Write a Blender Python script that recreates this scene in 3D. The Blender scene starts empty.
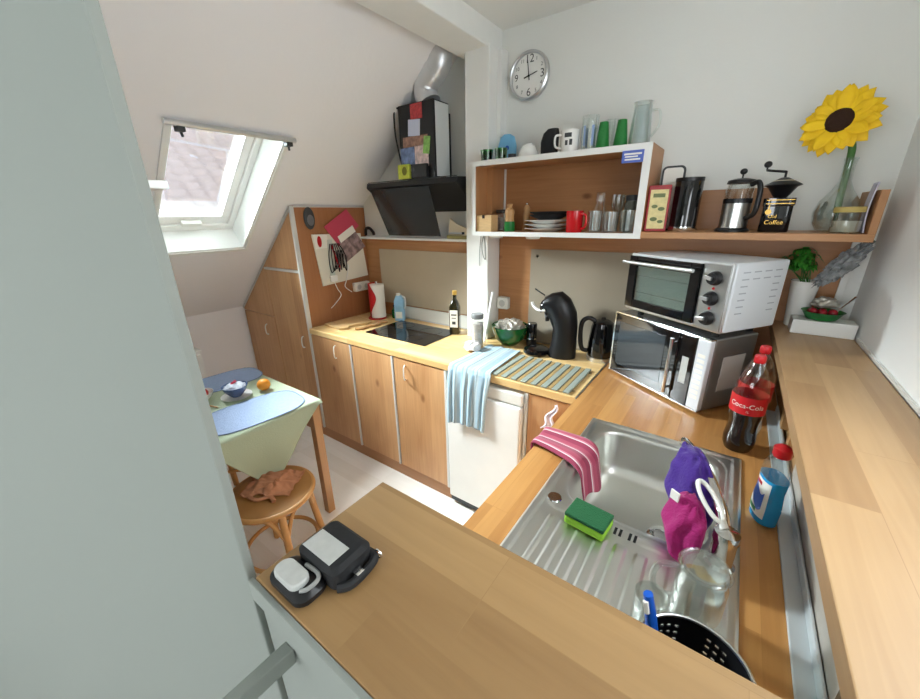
import bpy, bmesh, math, random
from mathutils import Vector, Matrix, noise
random.seed(7)
S = bpy.context.scene
C = bpy.context.collection
PI = math.pi

# ------------------------------------------------------------------ camera
cam = bpy.data.cameras.new('camera'); camo = bpy.data.objects.new('camera', cam); C.objects.link(camo)
cam.sensor_fit = 'HORIZONTAL'; cam.sensor_width = 36; cam.lens = 36 * 374.54 / 920
cam.clip_start = 0.02
pit, yaw, rol = (math.radians(v) for v in (19.8285, 35.9045, -1.0513))
F = Vector((-math.sin(yaw)*math.cos(pit), math.cos(yaw)*math.cos(pit), -math.sin(pit)))
R0 = Vector((math.cos(yaw), math.sin(yaw), 0)); U0 = R0.cross(F)
R1 = R0*math.cos(rol) + U0*math.sin(rol); U1 = -R0*math.sin(rol) + U0*math.cos(rol)
m = Matrix((R1, U1, -F)).transposed().to_4x4(); m.translation = (2.3937, -2.0616, 1.6524)
camo.matrix_world = m
S.camera = camo

# ------------------------------------------------------------------ world, light, exposure
W = bpy.data.worlds.new('sky'); S.world = W; W.use_nodes = True
bg = W.node_tree.nodes['Background']
bg.inputs[0].default_value = (0.93, 0.97, 1.0, 1); bg.inputs[1].default_value = 2.0
def daylight(name, loc, to, sx, sy, watt, col=(.89, .95, 1.0)):
    """sky daylight at the roof window; added fill at the two unseen windows"""
    l = bpy.data.lights.new(name, 'AREA'); l.shape = 'RECTANGLE'; l.size = sx; l.size_y = sy; l.energy = watt; l.color = col
    o = bpy.data.objects.new(name, l); C.objects.link(o); o.location = loc
    o.rotation_euler = (Vector(to)-Vector(loc)).to_track_quat('-Z', 'Y').to_euler()
daylight('daylight_roof_window', (-2.6, -1.6, 3.65), (.0, -1.04, 1.75), 3.0, 2.1, 3200)
daylight('fill_light_side', (2.98, -1.35, 1.78), (2.0, -1.35, 1.70), .78, .84, 4.5, (.88, .95, 1.0))  # added fill light at an unseen side window, brightens the room
daylight('fill_light_rear', (1.7, -4.5, 1.5), (1.7, -2, 1.45), 1.6, 1.1, 16)  # added fill from behind the camera, through an unseen window
S.view_settings.view_transform = 'Standard'; S.view_settings.look = 'None'
S.view_settings.gamma = 1; S.view_settings.use_curve_mapping = False
S.view_settings.exposure = 1.0
S.cycles.max_bounces = 10; S.cycles.diffuse_bounces = 6; S.cycles.transmission_bounces = 10; S.cycles.transparent_max_bounces = 12
S.cycles.use_denoising = True
S.cycles.sample_clamp_indirect = 8

# ------------------------------------------------------------------ materials
def lin(c):
    f = lambda v: (v/12.92 if v <= .04045 else ((v+.055)/1.055)**2.4)
    return tuple(f(v/255) for v in c) + (1,)
def mat(name, col, rough=.5, metal=0, trans=0, ior=1.45, spec=.5, bump=0, bscale=60, vary=0, vscale=8, coat=0, alpha=1, stretch=None, sheen=0):
    M = bpy.data.materials.new(name); M.use_nodes = True
    nt = M.node_tree; b = nt.nodes['Principled BSDF']
    c = lin(col)
    b.inputs['Base Color'].default_value = c
    b.inputs['Roughness'].default_value = rough; b.inputs['Metallic'].default_value = metal
    b.inputs['Transmission Weight'].default_value = trans; b.inputs['IOR'].default_value = ior
    b.inputs['Specular IOR Level'].default_value = spec; b.inputs['Coat Weight'].default_value = coat
    b.inputs['Coat Roughness'].default_value = .08; b.inputs['Alpha'].default_value = alpha
    b.inputs['Sheen Weight'].default_value = sheen
    tc = nt.nodes.new('ShaderNodeTexCoord'); vec = tc.outputs['Object']
    if stretch:
        mp = nt.nodes.new('ShaderNodeMapping'); mp.inputs['Scale'].default_value = stretch
        nt.links.new(vec, mp.inputs[0]); vec = mp.outputs[0]
    if vary:
        n = nt.nodes.new('ShaderNodeTexNoise'); n.inputs['Scale'].default_value = vscale; n.inputs['Detail'].default_value = 5
        nt.links.new(vec, n.inputs['Vector'])
        r = nt.nodes.new('ShaderNodeValToRGB'); r.color_ramp.elements[0].position = .3; r.color_ramp.elements[1].position = .7
        r.color_ramp.elements[0].color = tuple(v*(1-vary) for v in c[:3])+(1,)
        r.color_ramp.elements[1].color = tuple(min(1, v*(1+vary)) for v in c[:3])+(1,)
        nt.links.new(n.outputs['Fac'], r.inputs[0]); nt.links.new(r.outputs[0], b.inputs['Base Color'])
    if bump:
        n = nt.nodes.new('ShaderNodeTexNoise'); n.inputs['Scale'].default_value = bscale; n.inputs['Detail'].default_value = 4
        nt.links.new(vec, n.inputs['Vector'])
        u = nt.nodes.new('ShaderNodeBump'); u.inputs['Strength'].default_value = bump; u.inputs['Distance'].default_value = .004
        nt.links.new(n.outputs['Fac'], u.inputs['Height']); nt.links.new(u.outputs[0], b.inputs['Normal'])
    return M
def wood(name, c1, c2, axis='x', stave=(.5, .05), rough=.42, grain=1.0, plane='xy', knots=0, blend=.85, coat=0):
    """wood with glued staves: long side of the staves along axis; plane says which two object axes carry the pattern"""
    M = bpy.data.materials.new(name); M.use_nodes = True
    nt = M.node_tree; b = nt.nodes['Principled BSDF']; L = nt.links.new
    tc = nt.nodes.new('ShaderNodeTexCoord'); sp = nt.nodes.new('ShaderNodeSeparateXYZ'); L(tc.outputs['Object'], sp.inputs[0])
    oth = [a for a in plane if a != axis][0]
    third = [a for a in 'xyz' if a not in plane][0]
    cb = nt.nodes.new('ShaderNodeCombineXYZ')
    L(sp.outputs[axis.upper()], cb.inputs[0]); L(sp.outputs[oth.upper()], cb.inputs[1]); L(sp.outputs[third.upper()], cb.inputs[2])
    br = nt.nodes.new('ShaderNodeTexBrick'); L(cb.outputs[0], br.inputs['Vector'])
    br.inputs['Scale'].default_value = 1; br.inputs['Brick Width'].default_value = stave[0]; br.inputs['Row Height'].default_value = stave[1]
    br.inputs['Mortar Size'].default_value = 0.0006; br.inputs['Mortar Smooth'].default_value = .3; br.offset = .37; br.offset_frequency = 3
    br.inputs['Color1'].default_value = (0, 0, 0, 1); br.inputs['Color2'].default_value = (1, 1, 1, 1); br.inputs['Mortar'].default_value = (.25, .25, .25, 1)
    mp = nt.nodes.new('ShaderNodeMapping'); mp.inputs['Scale'].default_value = (2.2, 38, 38); L(cb.outputs[0], mp.inputs[0])
    ad = nt.nodes.new('ShaderNodeVectorMath'); ad.operation = 'ADD'; L(mp.outputs[0], ad.inputs[0])
    sc = nt.nodes.new('ShaderNodeVectorMath'); sc.operation = 'SCALE'; sc.inputs['Scale'].default_value = 7; L(br.outputs['Color'], sc.inputs[0]); L(sc.outputs[0], ad.inputs[1])
    n1 = nt.nodes.new('ShaderNodeTexNoise'); n1.inputs['Scale'].default_value = 1; n1.inputs['Detail'].default_value = 6; n1.inputs['Distortion'].default_value = 1.2; L(ad.outputs[0], n1.inputs['Vector'])
    n2 = nt.nodes.new('ShaderNodeTexNoise'); n2.inputs['Scale'].default_value = 2.5; n2.inputs['Detail'].default_value = 2; L(cb.outputs[0], n2.inputs['Vector'])
    mx = nt.nodes.new('ShaderNodeMath'); mx.operation = 'MULTIPLY_ADD'; L(br.outputs['Color'], mx.inputs[0]); mx.inputs[1].default_value = blend*.55; 
    m2 = nt.nodes.new('ShaderNodeMath'); m2.operation = 'MULTIPLY_ADD'; L(n1.outputs['Fac'], m2.inputs[0]); m2.inputs[1].default_value = .75*grain; m2.inputs[2].default_value = -.27*grain
    L(m2.outputs[0], mx.inputs[2])
    m3 = nt.nodes.new('ShaderNodeMath'); m3.operation = 'MULTIPLY_ADD'; L(n2.outputs['Fac'], m3.inputs[0]); m3.inputs[1].default_value = .5; L(mx.outputs[0], m3.inputs[2])
    rp = nt.nodes.new('ShaderNodeValToRGB'); rp.color_ramp.elements[0].color = lin(c1); rp.color_ramp.elements[1].color = lin(c2)
    rp.color_ramp.elements[0].position = .15; rp.color_ramp.elements[1].position = .85
    L(m3.outputs[0], rp.inputs[0]); out = rp.outputs[0]
    if knots:
        v = nt.nodes.new('ShaderNodeTexVoronoi'); v.inputs['Scale'].default_value = knots
        mk = nt.nodes.new('ShaderNodeMapping'); mk.inputs['Scale'].default_value = (.6, 1, 1); L(cb.outputs[0], mk.inputs[0]); L(mk.outputs[0], v.inputs['Vector'])
        kr = nt.nodes.new('ShaderNodeValToRGB'); kr.color_ramp.elements[0].position = .05; kr.color_ramp.elements[1].position = .12
        kr.color_ramp.elements[0].color = (.35, .22, .12, 1); kr.color_ramp.elements[1].color = (1, 1, 1, 1)
        L(v.outputs['Distance'], kr.inputs[0])
        mm = nt.nodes.new('ShaderNodeMixRGB'); mm.blend_type = 'MULTIPLY'; mm.inputs[0].default_value = .8; L(out, mm.inputs[1]); L(kr.outputs[0], mm.inputs[2]); out = mm.outputs[0]
    L(out, b.inputs['Base Color']); b.inputs['Roughness'].default_value = rough; b.inputs['Coat Weight'].default_value = coat; b.inputs['Coat Roughness'].default_value = .2
    u = nt.nodes.new('ShaderNodeBump'); u.inputs['Strength'].default_value = .12; u.inputs['Distance'].default_value = .002
    L(n1.outputs['Fac'], u.inputs['Height']); L(u.outputs[0], b.inputs['Normal'])
    return M
def stripes(name, cols, axis, width, rough=.85, bump=.3):
    """woven cloth with repeating coloured bands across one object axis (or the U of the sheet)"""
    M = bpy.data.materials.new(name); M.use_nodes = True; nt = M.node_tree; b = nt.nodes['Principled BSDF']; L = nt.links.new
    tc = nt.nodes.new('ShaderNodeTexCoord'); sp = nt.nodes.new('ShaderNodeSeparateXYZ'); L(tc.outputs['UV'], sp.inputs[0])
    d = nt.nodes.new('ShaderNodeMath'); d.operation = 'DIVIDE'; L(sp.outputs[axis], d.inputs[0]); d.inputs[1].default_value = width
    fr = nt.nodes.new('ShaderNodeMath'); fr.operation = 'FRACT'; L(d.outputs[0], fr.inputs[0])
    rp = nt.nodes.new('ShaderNodeValToRGB'); rp.color_ramp.interpolation = 'CONSTANT'
    e = rp.color_ramp.elements
    while len(e) < len(cols): e.new(.5)
    for i, (p, c) in enumerate(cols): e[i].position = p; e[i].color = lin(c)
    L(fr.outputs[0], rp.inputs[0]); L(rp.outputs[0], b.inputs['Base Color']); b.inputs['Roughness'].default_value = rough
    b.inputs['Sheen Weight'].default_value = .2
    n = nt.nodes.new('ShaderNodeTexNoise'); n.inputs['Scale'].default_value = 250; L(tc.outputs['Object'], n.inputs['Vector'])
    u = nt.nodes.new('ShaderNodeBump'); u.inputs['Strength'].default_value = bump; u.inputs['Distance'].default_value = .003
    L(n.outputs['Fac'], u.inputs['Height']); L(u.outputs[0], b.inputs['Normal'])
    return M
def glassm(name, tint=(246, 249, 248), rough=.03, mixv=.72):
    """thin clear glass: mostly see-through with a clear-coat reflection"""
    M = bpy.data.materials.new(name); M.use_nodes = True; nt = M.node_tree; nt.nodes.remove(nt.nodes['Principled BSDF'])
    out = nt.nodes['Material Output']; L = nt.links.new
    t = nt.nodes.new('ShaderNodeBsdfTransparent'); t.inputs[0].default_value = lin(tint)
    g = nt.nodes.new('ShaderNodeBsdfGlossy'); g.inputs['Roughness'].default_value = rough; g.inputs[0].default_value = (.95, .97, .97, 1)
    fz = nt.nodes.new('ShaderNodeLayerWeight'); fz.inputs['Blend'].default_value = .35
    ma = nt.nodes.new('ShaderNodeMath'); ma.operation = 'MULTIPLY_ADD'; ma.inputs[1].default_value = mixv; ma.inputs[2].default_value = .05; L(fz.outputs['Facing'], ma.inputs[0])
    mx = nt.nodes.new('ShaderNodeMixShader'); L(ma.outputs[0], mx.inputs[0]); L(t.outputs[0], mx.inputs[1]); L(g.outputs[0], mx.inputs[2]); L(mx.outputs[0], out.inputs[0])
    return M

PAINT = mat('white wall paint', (232, 233, 229), .9, bump=.15, bscale=90)
PAINT_LIT = mat('lit white wall paint', (246, 247, 246), .9, bump=.1, bscale=90)  # white wall paint made lighter: light on the right wall put into the colour
PAINT_S = mat('slope paint', (238, 237, 238), .9, bump=.15, bscale=40)
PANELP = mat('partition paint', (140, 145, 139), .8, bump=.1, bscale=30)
WHITE = mat('white lacquer', (235, 236, 233), .45, vary=.02)
OFFW = mat('off white plastic', (228, 228, 222), .4)
VINYL = wood('pale floor', (236, 232, 225), (250, 248, 244), 'x', (1.2, .12), .35, .6)
TOP = wood('beech worktop', (206, 162, 100), (232, 200, 142), 'x', (.42, .045), .35)
TOP2 = wood('oiled worktop', (162, 108, 56), (200, 148, 88), 'y', (.45, .045), .28, coat=.25)
LEDGE = wood('ledge beech', (156, 120, 82), (192, 158, 116), 'y', (.55, .085), .4, .7)
LEDGE_E = wood('ledge edge', (170, 128, 84), (192, 152, 104), 'y', (.6, .3), .4, plane='yz')
BARW = wood('bar beech', (142, 108, 68), (180, 145, 98), 'x', (.27, .075), .42, .7)
DOORW = wood('cabinet pine', (178, 128, 82), (218, 172, 124), 'z', (3, .14), .38, .9, 'xz', 5, .45)
SIDEW = wood('side panel brown', (152, 98, 60), (176, 122, 80), 'z', (3, .4), .45, .8, 'yz', 0, .4)
BACKW = wood('pine board', (160, 108, 66), (190, 138, 92), 'x', (2.4, .19), .45, .9, 'xz', 6, .5)
SHELFW = wood('shelf pine', (170, 120, 76), (194, 146, 100), 'x', (3, .3), .45, .8, 'xy', 0, .3)
EDGEV = wood('end board pine', (170, 120, 76), (190, 142, 98), 'z', (3, .3), .45, .6, 'yz', 0, .3)
PLW = wood('plinth wood', (156, 108, 70), (180, 132, 90), 'x', (3, .2), .5, .7, 'xz')
LEGW = wood('table leg wood', (168, 124, 80), (194, 152, 106), 'z', (3, .3), .45, .6, 'xz', 0, .2)
BENT = mat('bentwood', (196, 146, 88), .4, vary=.12, vscale=14)
SEATW = mat('plywood seat', (166, 118, 64), .55, vary=.1, vscale=10)
RAWW = mat('raw light wood', (214, 178, 126), .55, vary=.08, vscale=20, stretch=(1, 6, 6))
MILLW = mat('turned wood', (190, 146, 96), .4, vary=.1, vscale=30)
STEEL = mat('brushed steel', (196, 198, 196), .28, 1, vary=.05, vscale=20, stretch=(1, 30, 1))
SINKM = mat('sink steel', (214, 214, 208), .36, 1)
CHROME = mat('chrome', (225, 226, 226), .1, 1)
EDGEA = mat('pale edge profile', (214, 214, 210), .4, .15)
ALU = mat('aluminium', (208, 210, 212), .32, 1)
SILVER = mat('silver painted metal', (218, 223, 228), .35, .15)
MWS = mat('microwave steel in shade', (150, 150, 148), .38, .8)  # darker grey: shade on the microwave side put into the steel colour
FLEX = mat('flexible duct', (224, 226, 228), .38, .7, bump=.05, bscale=20)
BLACK = mat('black plastic', (22, 22, 24), .35)
BLACKG = mat('black gloss', (10, 10, 12), .06, coat=.5)
BLACKM = mat('black matte', (30, 31, 33), .75, bump=.15, bscale=120)
DGREY = mat('dark grey plastic', (58, 60, 62), .5)
HOODG = mat('smoked glass', (40, 44, 48), .1, coat=.4)
CAVITY = mat('oven cavity', (164, 174, 168), .5)
GLASS = glassm('clear glass')
GLASSB = glassm('bottle plastic', (244, 247, 245), .06, .4)
GREENG = mat('green glass', (34, 110, 44), .15, trans=.35, ior=1.3)
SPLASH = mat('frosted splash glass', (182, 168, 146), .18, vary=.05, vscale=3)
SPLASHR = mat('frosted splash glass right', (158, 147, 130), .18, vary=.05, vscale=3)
GREYGL = mat('grey frosted glass', (172, 166, 156), .3, vary=.05, vscale=30)
RED = mat('red plastic', (190, 26, 34), .3)
REDMUG = mat('red glaze', (196, 22, 30), .15, coat=.5)
WHITEC = mat('white china', (240, 240, 236), .15, coat=.4)
PAPER = mat('paper', (238, 236, 228), .9)
GREEN = mat('green plastic', (30, 120, 52), .35)
DGREEN = mat('dark green glaze', (22, 92, 42), .15, coat=.5)
COLA = mat('cola', (24, 8, 4), .05, coat=.6)
LABELR = mat('red label', (200, 24, 34), .4)
SOAPB = mat('blue liquid', (40, 160, 222), .12, trans=.1, ior=1.33, coat=.5)
PURPLE = mat('purple microfibre', (62, 30, 122), .95, bump=.6, bscale=160, sheen=.15)
MAGENTA = mat('magenta microfibre', (146, 14, 92), .95, bump=.6, bscale=160, sheen=.15)
SPG = mat('scouring pad', (32, 92, 54), .95, bump=.8, bscale=300)
SPY = mat('sponge foam', (150, 208, 60), .9, bump=.8, bscale=220)
BLUEB = mat('blue plastic', (24, 88, 190), .3)
LEAF = mat('leaf green', (58, 140, 44), .5, vary=.25, vscale=40)
STEMG = mat('stem green', (70, 120, 50), .5)
PETAL = mat('sunflower petal', (252, 202, 22), .6, vary=.12, vscale=25)
SEED = mat('sunflower seeds', (52, 30, 18), .95, bump=1, bscale=400)
DUST = mat('grey feathers', (128, 132, 134), .95, vary=.5, vscale=50, bump=1, bscale=120, sheen=.5)
ORANGE = mat('orange peel', (236, 148, 40), .45, bump=.3, bscale=250)
CLOTHG = mat('green tablecloth', (172, 184, 158), .9, bump=.3, bscale=200)
MATB = mat('blue placemat', (146, 164, 196), .8, bump=.35, bscale=160, vary=.05, vscale=60)
MATT = mat('placemat rim', (118, 136, 168), .8)
BLUEC = mat('blue china', (70, 90, 130), .2, coat=.4)
SCARF = mat('brown cloth', (190, 132, 98), .85, bump=.4, bscale=90, vary=.1)
PINK = mat('pink folder', (196, 70, 92), .6)
CREAM = mat('cream board', (226, 214, 188), .6)
WHITEB = mat('white board', (226, 222, 208), .5)
FOIL = mat('crumpled foil', (200, 196, 186), .3, .6, bump=.8, bscale=60)
NET = mat('white crumpled film', (222, 218, 214), .6, bump=.7, bscale=70, vary=.1, vscale=60)
SALT = mat('pinkish granules', (206, 196, 190), .8, bump=.8, bscale=150, vary=.15, vscale=70)
OIL = mat('dark olive glass', (38, 36, 20), .08, coat=.5)
GOLD = mat('gold', (206, 166, 82), .35, .6)
LBLUE = mat('light blue', (120, 186, 226), .4)
CARD = mat('carton blue', (150, 196, 226), .4, vary=.2, vscale=14)
YELLOWL = mat('lime packet', (190, 200, 70), .5, vary=.15, vscale=60)
PHOTO = mat('photo print', (150, 128, 128), .4, vary=.6, vscale=26)
PHOTO2 = mat('blue print', (110, 130, 170), .4, vary=.6, vscale=30)
LAV = mat('lavender paper', (196, 192, 208), .8, vary=.08, vscale=40)
STICK = mat('blue sticker', (88, 110, 190), .5)
TINB = mat('cream print', (222, 208, 150), .5, vary=.1, vscale=60)
TINR = mat('red tin', (158, 44, 48), .4)
RUBBER = mat('black rubber', (26, 26, 26), .8)
GREYST = mat('grey device label', (188, 190, 186), .4, vary=.06, vscale=80)
TERRA = mat('soil', (60, 44, 30), .95)
ROOFM = mat('roof tile', (142, 132, 134), .85, vary=.12, vscale=6)
LILAC = mat('lilac print', (150, 130, 190), .6, vary=.3, vscale=70)
TOWELB = stripes('light blue towel', [(0, (158, 184, 198)), (.35, (134, 168, 190)), (.5, (168, 190, 200)), (.72, (136, 152, 156)), (.85, (174, 190, 196))], 'X', .25)
TOWELP = stripes('pink towel', [(0, (168, 62, 88)), (.40, (196, 118, 134)), (.52, (226, 212, 212)), (.6, (146, 44, 74))], 'X', .34)

# ------------------------------------------------------------------ geometry helpers
class MB:
    def __init__(s): s.bm = bmesh.new(); s.uv = None
    def _m(s, fs, mi):
        for f in fs: f.material_index = mi
    def box(s, x0, x1, y0, y1, z0, z1, mi=0):
        v = [s.bm.verts.new(p) for p in ((x0,y0,z0),(x1,y0,z0),(x1,y1,z0),(x0,y1,z0),(x0,y0,z1),(x1,y0,z1),(x1,y1,z1),(x0,y1,z1))]
        fs = [s.bm.faces.new([v[i] for i in q]) for q in ((3,2,1,0),(4,5,6,7),(0,1,5,4),(1,2,6,5),(2,3,7,6),(3,0,4,7))]
        s._m(fs, mi); return s
    def hexa(s, pts, mi=0):
        v = [s.bm.verts.new(p) for p in pts]
        fs = [s.bm.faces.new([v[i] for i in q]) for q in ((3,2,1,0),(4,5,6,7),(0,1,5,4),(1,2,6,5),(2,3,7,6),(3,0,4,7))]
        s._m(fs, mi); return s
    def prism(s, poly, axis, a0, a1, mi=0):
        """poly: 2-D points in the plane across axis (x: yz, y: xz, z: xy), extruded from a0 to a1"""
        def P(p, a): return {'x': (a, p[0], p[1]), 'y': (p[0], a, p[1]), 'z': (p[0], p[1], a)}[axis]
        A = [s.bm.verts.new(P(p, a0)) for p in poly]; B = [s.bm.verts.new(P(p, a1)) for p in poly]
        n = len(poly); fs = [s.bm.faces.new(A), s.bm.faces.new(B[::-1])]
        fs += [s.bm.faces.new([A[i], B[i], B[(i+1) % n], A[(i+1) % n]][::-1]) for i in range(n)]
        s._m(fs, mi); return s
    def ring_loft(s, rings, cap0=True, cap1=True, mi=0, closed=True):
        V = [[s.bm.verts.new(p) for p in r] for r in rings]; n = len(V[0]); fs = []
        for a, b in zip(V, V[1:]):
            for i in range(n if closed else n-1):
                j = (i+1) % n
                try: fs.append(s.bm.faces.new([a[i], a[j], b[j], b[i]]))
                except ValueError: pass
        if cap0: fs.append(s.bm.faces.new(V[0][::-1]))
        if cap1: fs.append(s.bm.faces.new(V[-1]))
        s._m(fs, mi); return s
    def lathe(s, prof, c=(0,0,0), n=32, mi=0, cap0=True, cap1=True, M=None):
        rings = []
        for r, z in prof:
            q = []
            for i in range(n):
                a = 2*PI*i/n; p = Vector((max(r, 1e-4)*math.cos(a), max(r, 1e-4)*math.sin(a), z))
                if M: p = M @ p
                q.append(p + Vector(c))
            rings.append(q)
        return s.ring_loft(rings, cap0, cap1, mi)
    def cyl(s, p0, p1, r0, r1=None, n=20, mi=0):
        return s.tube([p0, p1], [r0, r0 if r1 is None else r1], n, mi)
    def tube(s, pts, r, n=10, mi=0, closed=False, flat=1):
        pts = [Vector(p) for p in pts]; k = len(pts)
        rs = r if isinstance(r, (list, tuple)) else [r]*k
        rings = []; up = None
        for i, p in enumerate(pts):
            if closed: t = pts[(i+1) % k] - pts[i-1]
            else: t = pts[min(i+1, k-1)] - pts[max(i-1, 0)]
            t.normalize()
            if up is None:
                up = Vector((0,0,1)) if abs(t.z) < .9 else Vector((1,0,0))
            a = t.cross(up).normalized(); b = a.cross(t).normalized(); up = b
            rings.append([p + (a*math.cos(2*PI*j/n) + b*flat*math.sin(2*PI*j/n))*rs[i] for j in range(n)])
        if closed: rings.append(rings[0]); 
        if closed:
            V = [[s.bm.verts.new(q) for q in rr] for rr in rings[:-1]]; fs = []
            for i in range(k):
                a, b = V[i], V[(i+1) % k]
                for j in range(n): fs.append(s.bm.faces.new([a[j], a[(j+1) % n], b[(j+1) % n], b[j]]))
            s._m(fs, mi); return s
        return s.ring_loft(rings, True, True, mi)
    def ell(s, c, r, n=24, m=14, mi=0, M=None, fn=None):
        rings = []
        for k in range(m+1):
            th = PI*k/m; q = []
            for i in range(n):
                a = 2*PI*i/n
                p = Vector((math.sin(th)*math.cos(a), math.sin(th)*math.sin(a), -math.cos(th)))
                if k in (0, m): p = Vector((math.cos(a)*.01, math.sin(a)*.01, -math.cos(th)))
                if fn: p = p*fn(p)
                p = Vector((p.x*r[0], p.y*r[1], p.z*r[2]))
                if M: p = M @ p
                q.append(p + Vector(c))
            rings.append(q)
        return s.ring_loft(rings, True, True, mi)
    def sheet(s, fn, nu, nv, mi=0, keep=None):
        if s.uv is None: s.uv = s.bm.loops.layers.uv.new('UVMap')
        V = [[s.bm.verts.new(fn(i/nu, j/nv)) for j in range(nv+1)] for i in range(nu+1)]
        for i in range(nu):
            for j in range(nv):
                if keep and not keep((i+.5)/nu, (j+.5)/nv): continue
                f = s.bm.faces.new([V[i][j], V[i+1][j], V[i+1][j+1], V[i][j+1]]); f.material_index = mi
                for l, (a, b) in zip(f.loops, ((i, j), (i+1, j), (i+1, j+1), (i, j+1))): l[s.uv].uv = (a/nu, b/nv)
        return s
    def text(s, txt, size, fn, mi=0, depth=0.0):
        cu = bpy.data.curves.new('t', 'FONT'); cu.body = txt; cu.size = size; cu.align_x = 'CENTER'; cu.align_y = 'CENTER'; cu.extrude = depth; cu.resolution_u = 3
        o = bpy.data.objects.new('t', cu); C.objects.link(o)
        dg = bpy.context.evaluated_depsgraph_get(); me = o.evaluated_get(dg).to_mesh()
        vs = [s.bm.verts.new(fn(v.co.x, v.co.y, v.co.z)) for v in me.vertices]
        for p in me.polygons:
            try: f = s.bm.faces.new([vs[i] for i in p.vertices]); f.material_index = mi
            except ValueError: pass
        o.evaluated_get(dg).to_mesh_clear(); bpy.data.objects.remove(o); bpy.data.curves.remove(cu)
        return s
    def build(s, name, mats, parent=None, smooth=True, bevel=0, solid=0, sub=0, angle=38, loc=None, rz=0, seg=2, recalc=True):
        if recalc: bmesh.ops.recalc_face_normals(s.bm, faces=s.bm.faces)
        for f in s.bm.faces: f.smooth = smooth
        if smooth:
            for e in s.bm.edges:
                if len(e.link_faces) == 2 and e.calc_face_angle(0) > math.radians(angle): e.smooth = False
        me = bpy.data.meshes.new(name); s.bm.to_mesh(me); s.bm.free()
        for q in (mats if isinstance(mats, (list, tuple)) else [mats]): me.materials.append(q)
        o = bpy.data.objects.new(name, me); C.objects.link(o)
        if parent: o.parent = parent
        if loc is not None: o.location = loc; o.rotation_euler = (0, 0, rz)
        if sub: q = o.modifiers.new('sub', 'SUBSURF'); q.levels = sub; q.render_levels = sub
        if solid: q = o.modifiers.new('solid', 'SOLIDIFY'); q.thickness = solid; q.offset = 0
        if bevel:
            q = o.modifiers.new('bevel', 'BEVEL'); q.width = bevel; q.segments = seg; q.limit_method = 'ANGLE'; q.angle_limit = math.radians(40)
        return o
def tag(o, label, cat, group=None, kind=None):
    o['label'] = label; o['category'] = cat
    if group: o['group'] = group
    if kind: o['kind'] = kind
    return o
def thing(name, label, cat, loc=(0,0,0), rz=0, group=None):
    o = bpy.data.objects.new(name, None); C.objects.link(o); o.location = loc; o.rotation_euler = (0, 0, rz); o.empty_display_size = .05
    return tag(o, label, cat, group)
def struct(o): o['kind'] = 'structure'; return o
def copy_tree(o, loc, rz=0, label=None):
    c = o.copy(); C.objects.link(c); c.location = loc; c.rotation_euler = (0, 0, rz)
    if label: c['label'] = label
    for ch in o.children:
        d = ch.copy(); C.objects.link(d); d.parent = c
        for g in ch.children:
            e = g.copy(); C.objects.link(e); e.parent = d
    return c
def rrect(x0, x1, y0, y1, r, z, n=6):
    q = []
    for cx, cy, a0 in ((x1-r, y1-r, 0), (x0+r, y1-r, PI/2), (x0+r, y0+r, PI), (x1-r, y0+r, 1.5*PI)):
        for i in range(n+1):
            a = a0 + PI/2*i/n; q.append((cx+r*math.cos(a), cy+r*math.sin(a), z))
    return q
def bez(p, n=12):
    """Catmull-Rom through points"""
    p = [Vector(q) for q in p]; out = []
    for i in range(len(p)-1):
        a = p[max(i-1, 0)]; b = p[i]; c = p[i+1]; d = p[min(i+2, len(p)-1)]
        for k in range(n):
            t = k/n; out.append(.5*((2*b)+(c-a)*t+(2*a-5*b+4*c-d)*t*t+(3*b-a-3*c+d)*t**3))
    return out + [p[-1]]
ml = 0.83
def slope_z(x): return .945 + ml*(x+.956)

# ------------------------------------------------------------------ the setting
XR = 2.81
struct(MB().box(-1.2, 3.0, -4.2, .3, -.05, 0).build('floor', VINYL, smooth=False))
struct(MB().box(-1.2, 3.0, .02, .12, 0, 3.2).build('wall_back', PAINT, smooth=False))
b = MB(); b.box(XR, XR+.1, -4.2, -1.75, 0, 3.2).box(XR, XR+.1, -.95, .02, 0, 3.2).box(XR, XR+.1, -1.75, -.95, 0, 1.35).box(XR, XR+.1, -1.75, -.95, 2.2, 3.2)
struct(b.build('wall_right', PAINT_LIT, smooth=False))
b = MB(); y0, y1, z0, z1 = -1.75, -.95, 1.35, 2.2
b.box(XR+.03, XR+.08, y0, y0+.05, z0, z1).box(XR+.03, XR+.08, y1-.05, y1, z0, z1).box(XR+.03, XR+.08, y0+.05, y1-.05, z0, z0+.05).box(XR+.03, XR+.08, y0+.05, y1-.05, z1-.05, z1)
struct(b.build('added_side_window', WHITE, smooth=False))  # unseen side window, added to let fill light in
b = MB(); b.box(-1.056, .9, -4.3, -4.2, 0, 3.2).box(2.5, 3.0, -4.3, -4.2, 0, 3.2).box(.9, 2.5, -4.3, -4.2, 0, .95).box(.9, 2.5, -4.3, -4.2, 2.05, 3.2)
struct(b.build('wall_rear', PAINT, smooth=False))
b = MB(); x0, x1, z0, z1 = .9, 2.5, .95, 2.05
b.box(x0, x0+.06, -4.28, -4.22, z0, z1).box(x1-.06, x1, -4.28, -4.22, z0, z1).box(x0+.06, x1-.06, -4.28, -4.22, z0, z0+.06).box(x0+.06, x1-.06, -4.28, -4.22, z1-.06, z1).box(1.67, 1.73, -4.28, -4.22, z0+.06, z1-.06)
struct(b.build('added_rear_window', WHITE, smooth=False))  # unseen rear window, added as an opening for the fill light
struct(MB().box(-1.056, -.956, -4.2, .02, 0, .95).build('wall_left', PAINT_S, smooth=False))
struct(MB().box(1.15, 3.0, -4.2, .02, 2.545, 2.6).build('ceiling', PAINT, smooth=False))
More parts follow.
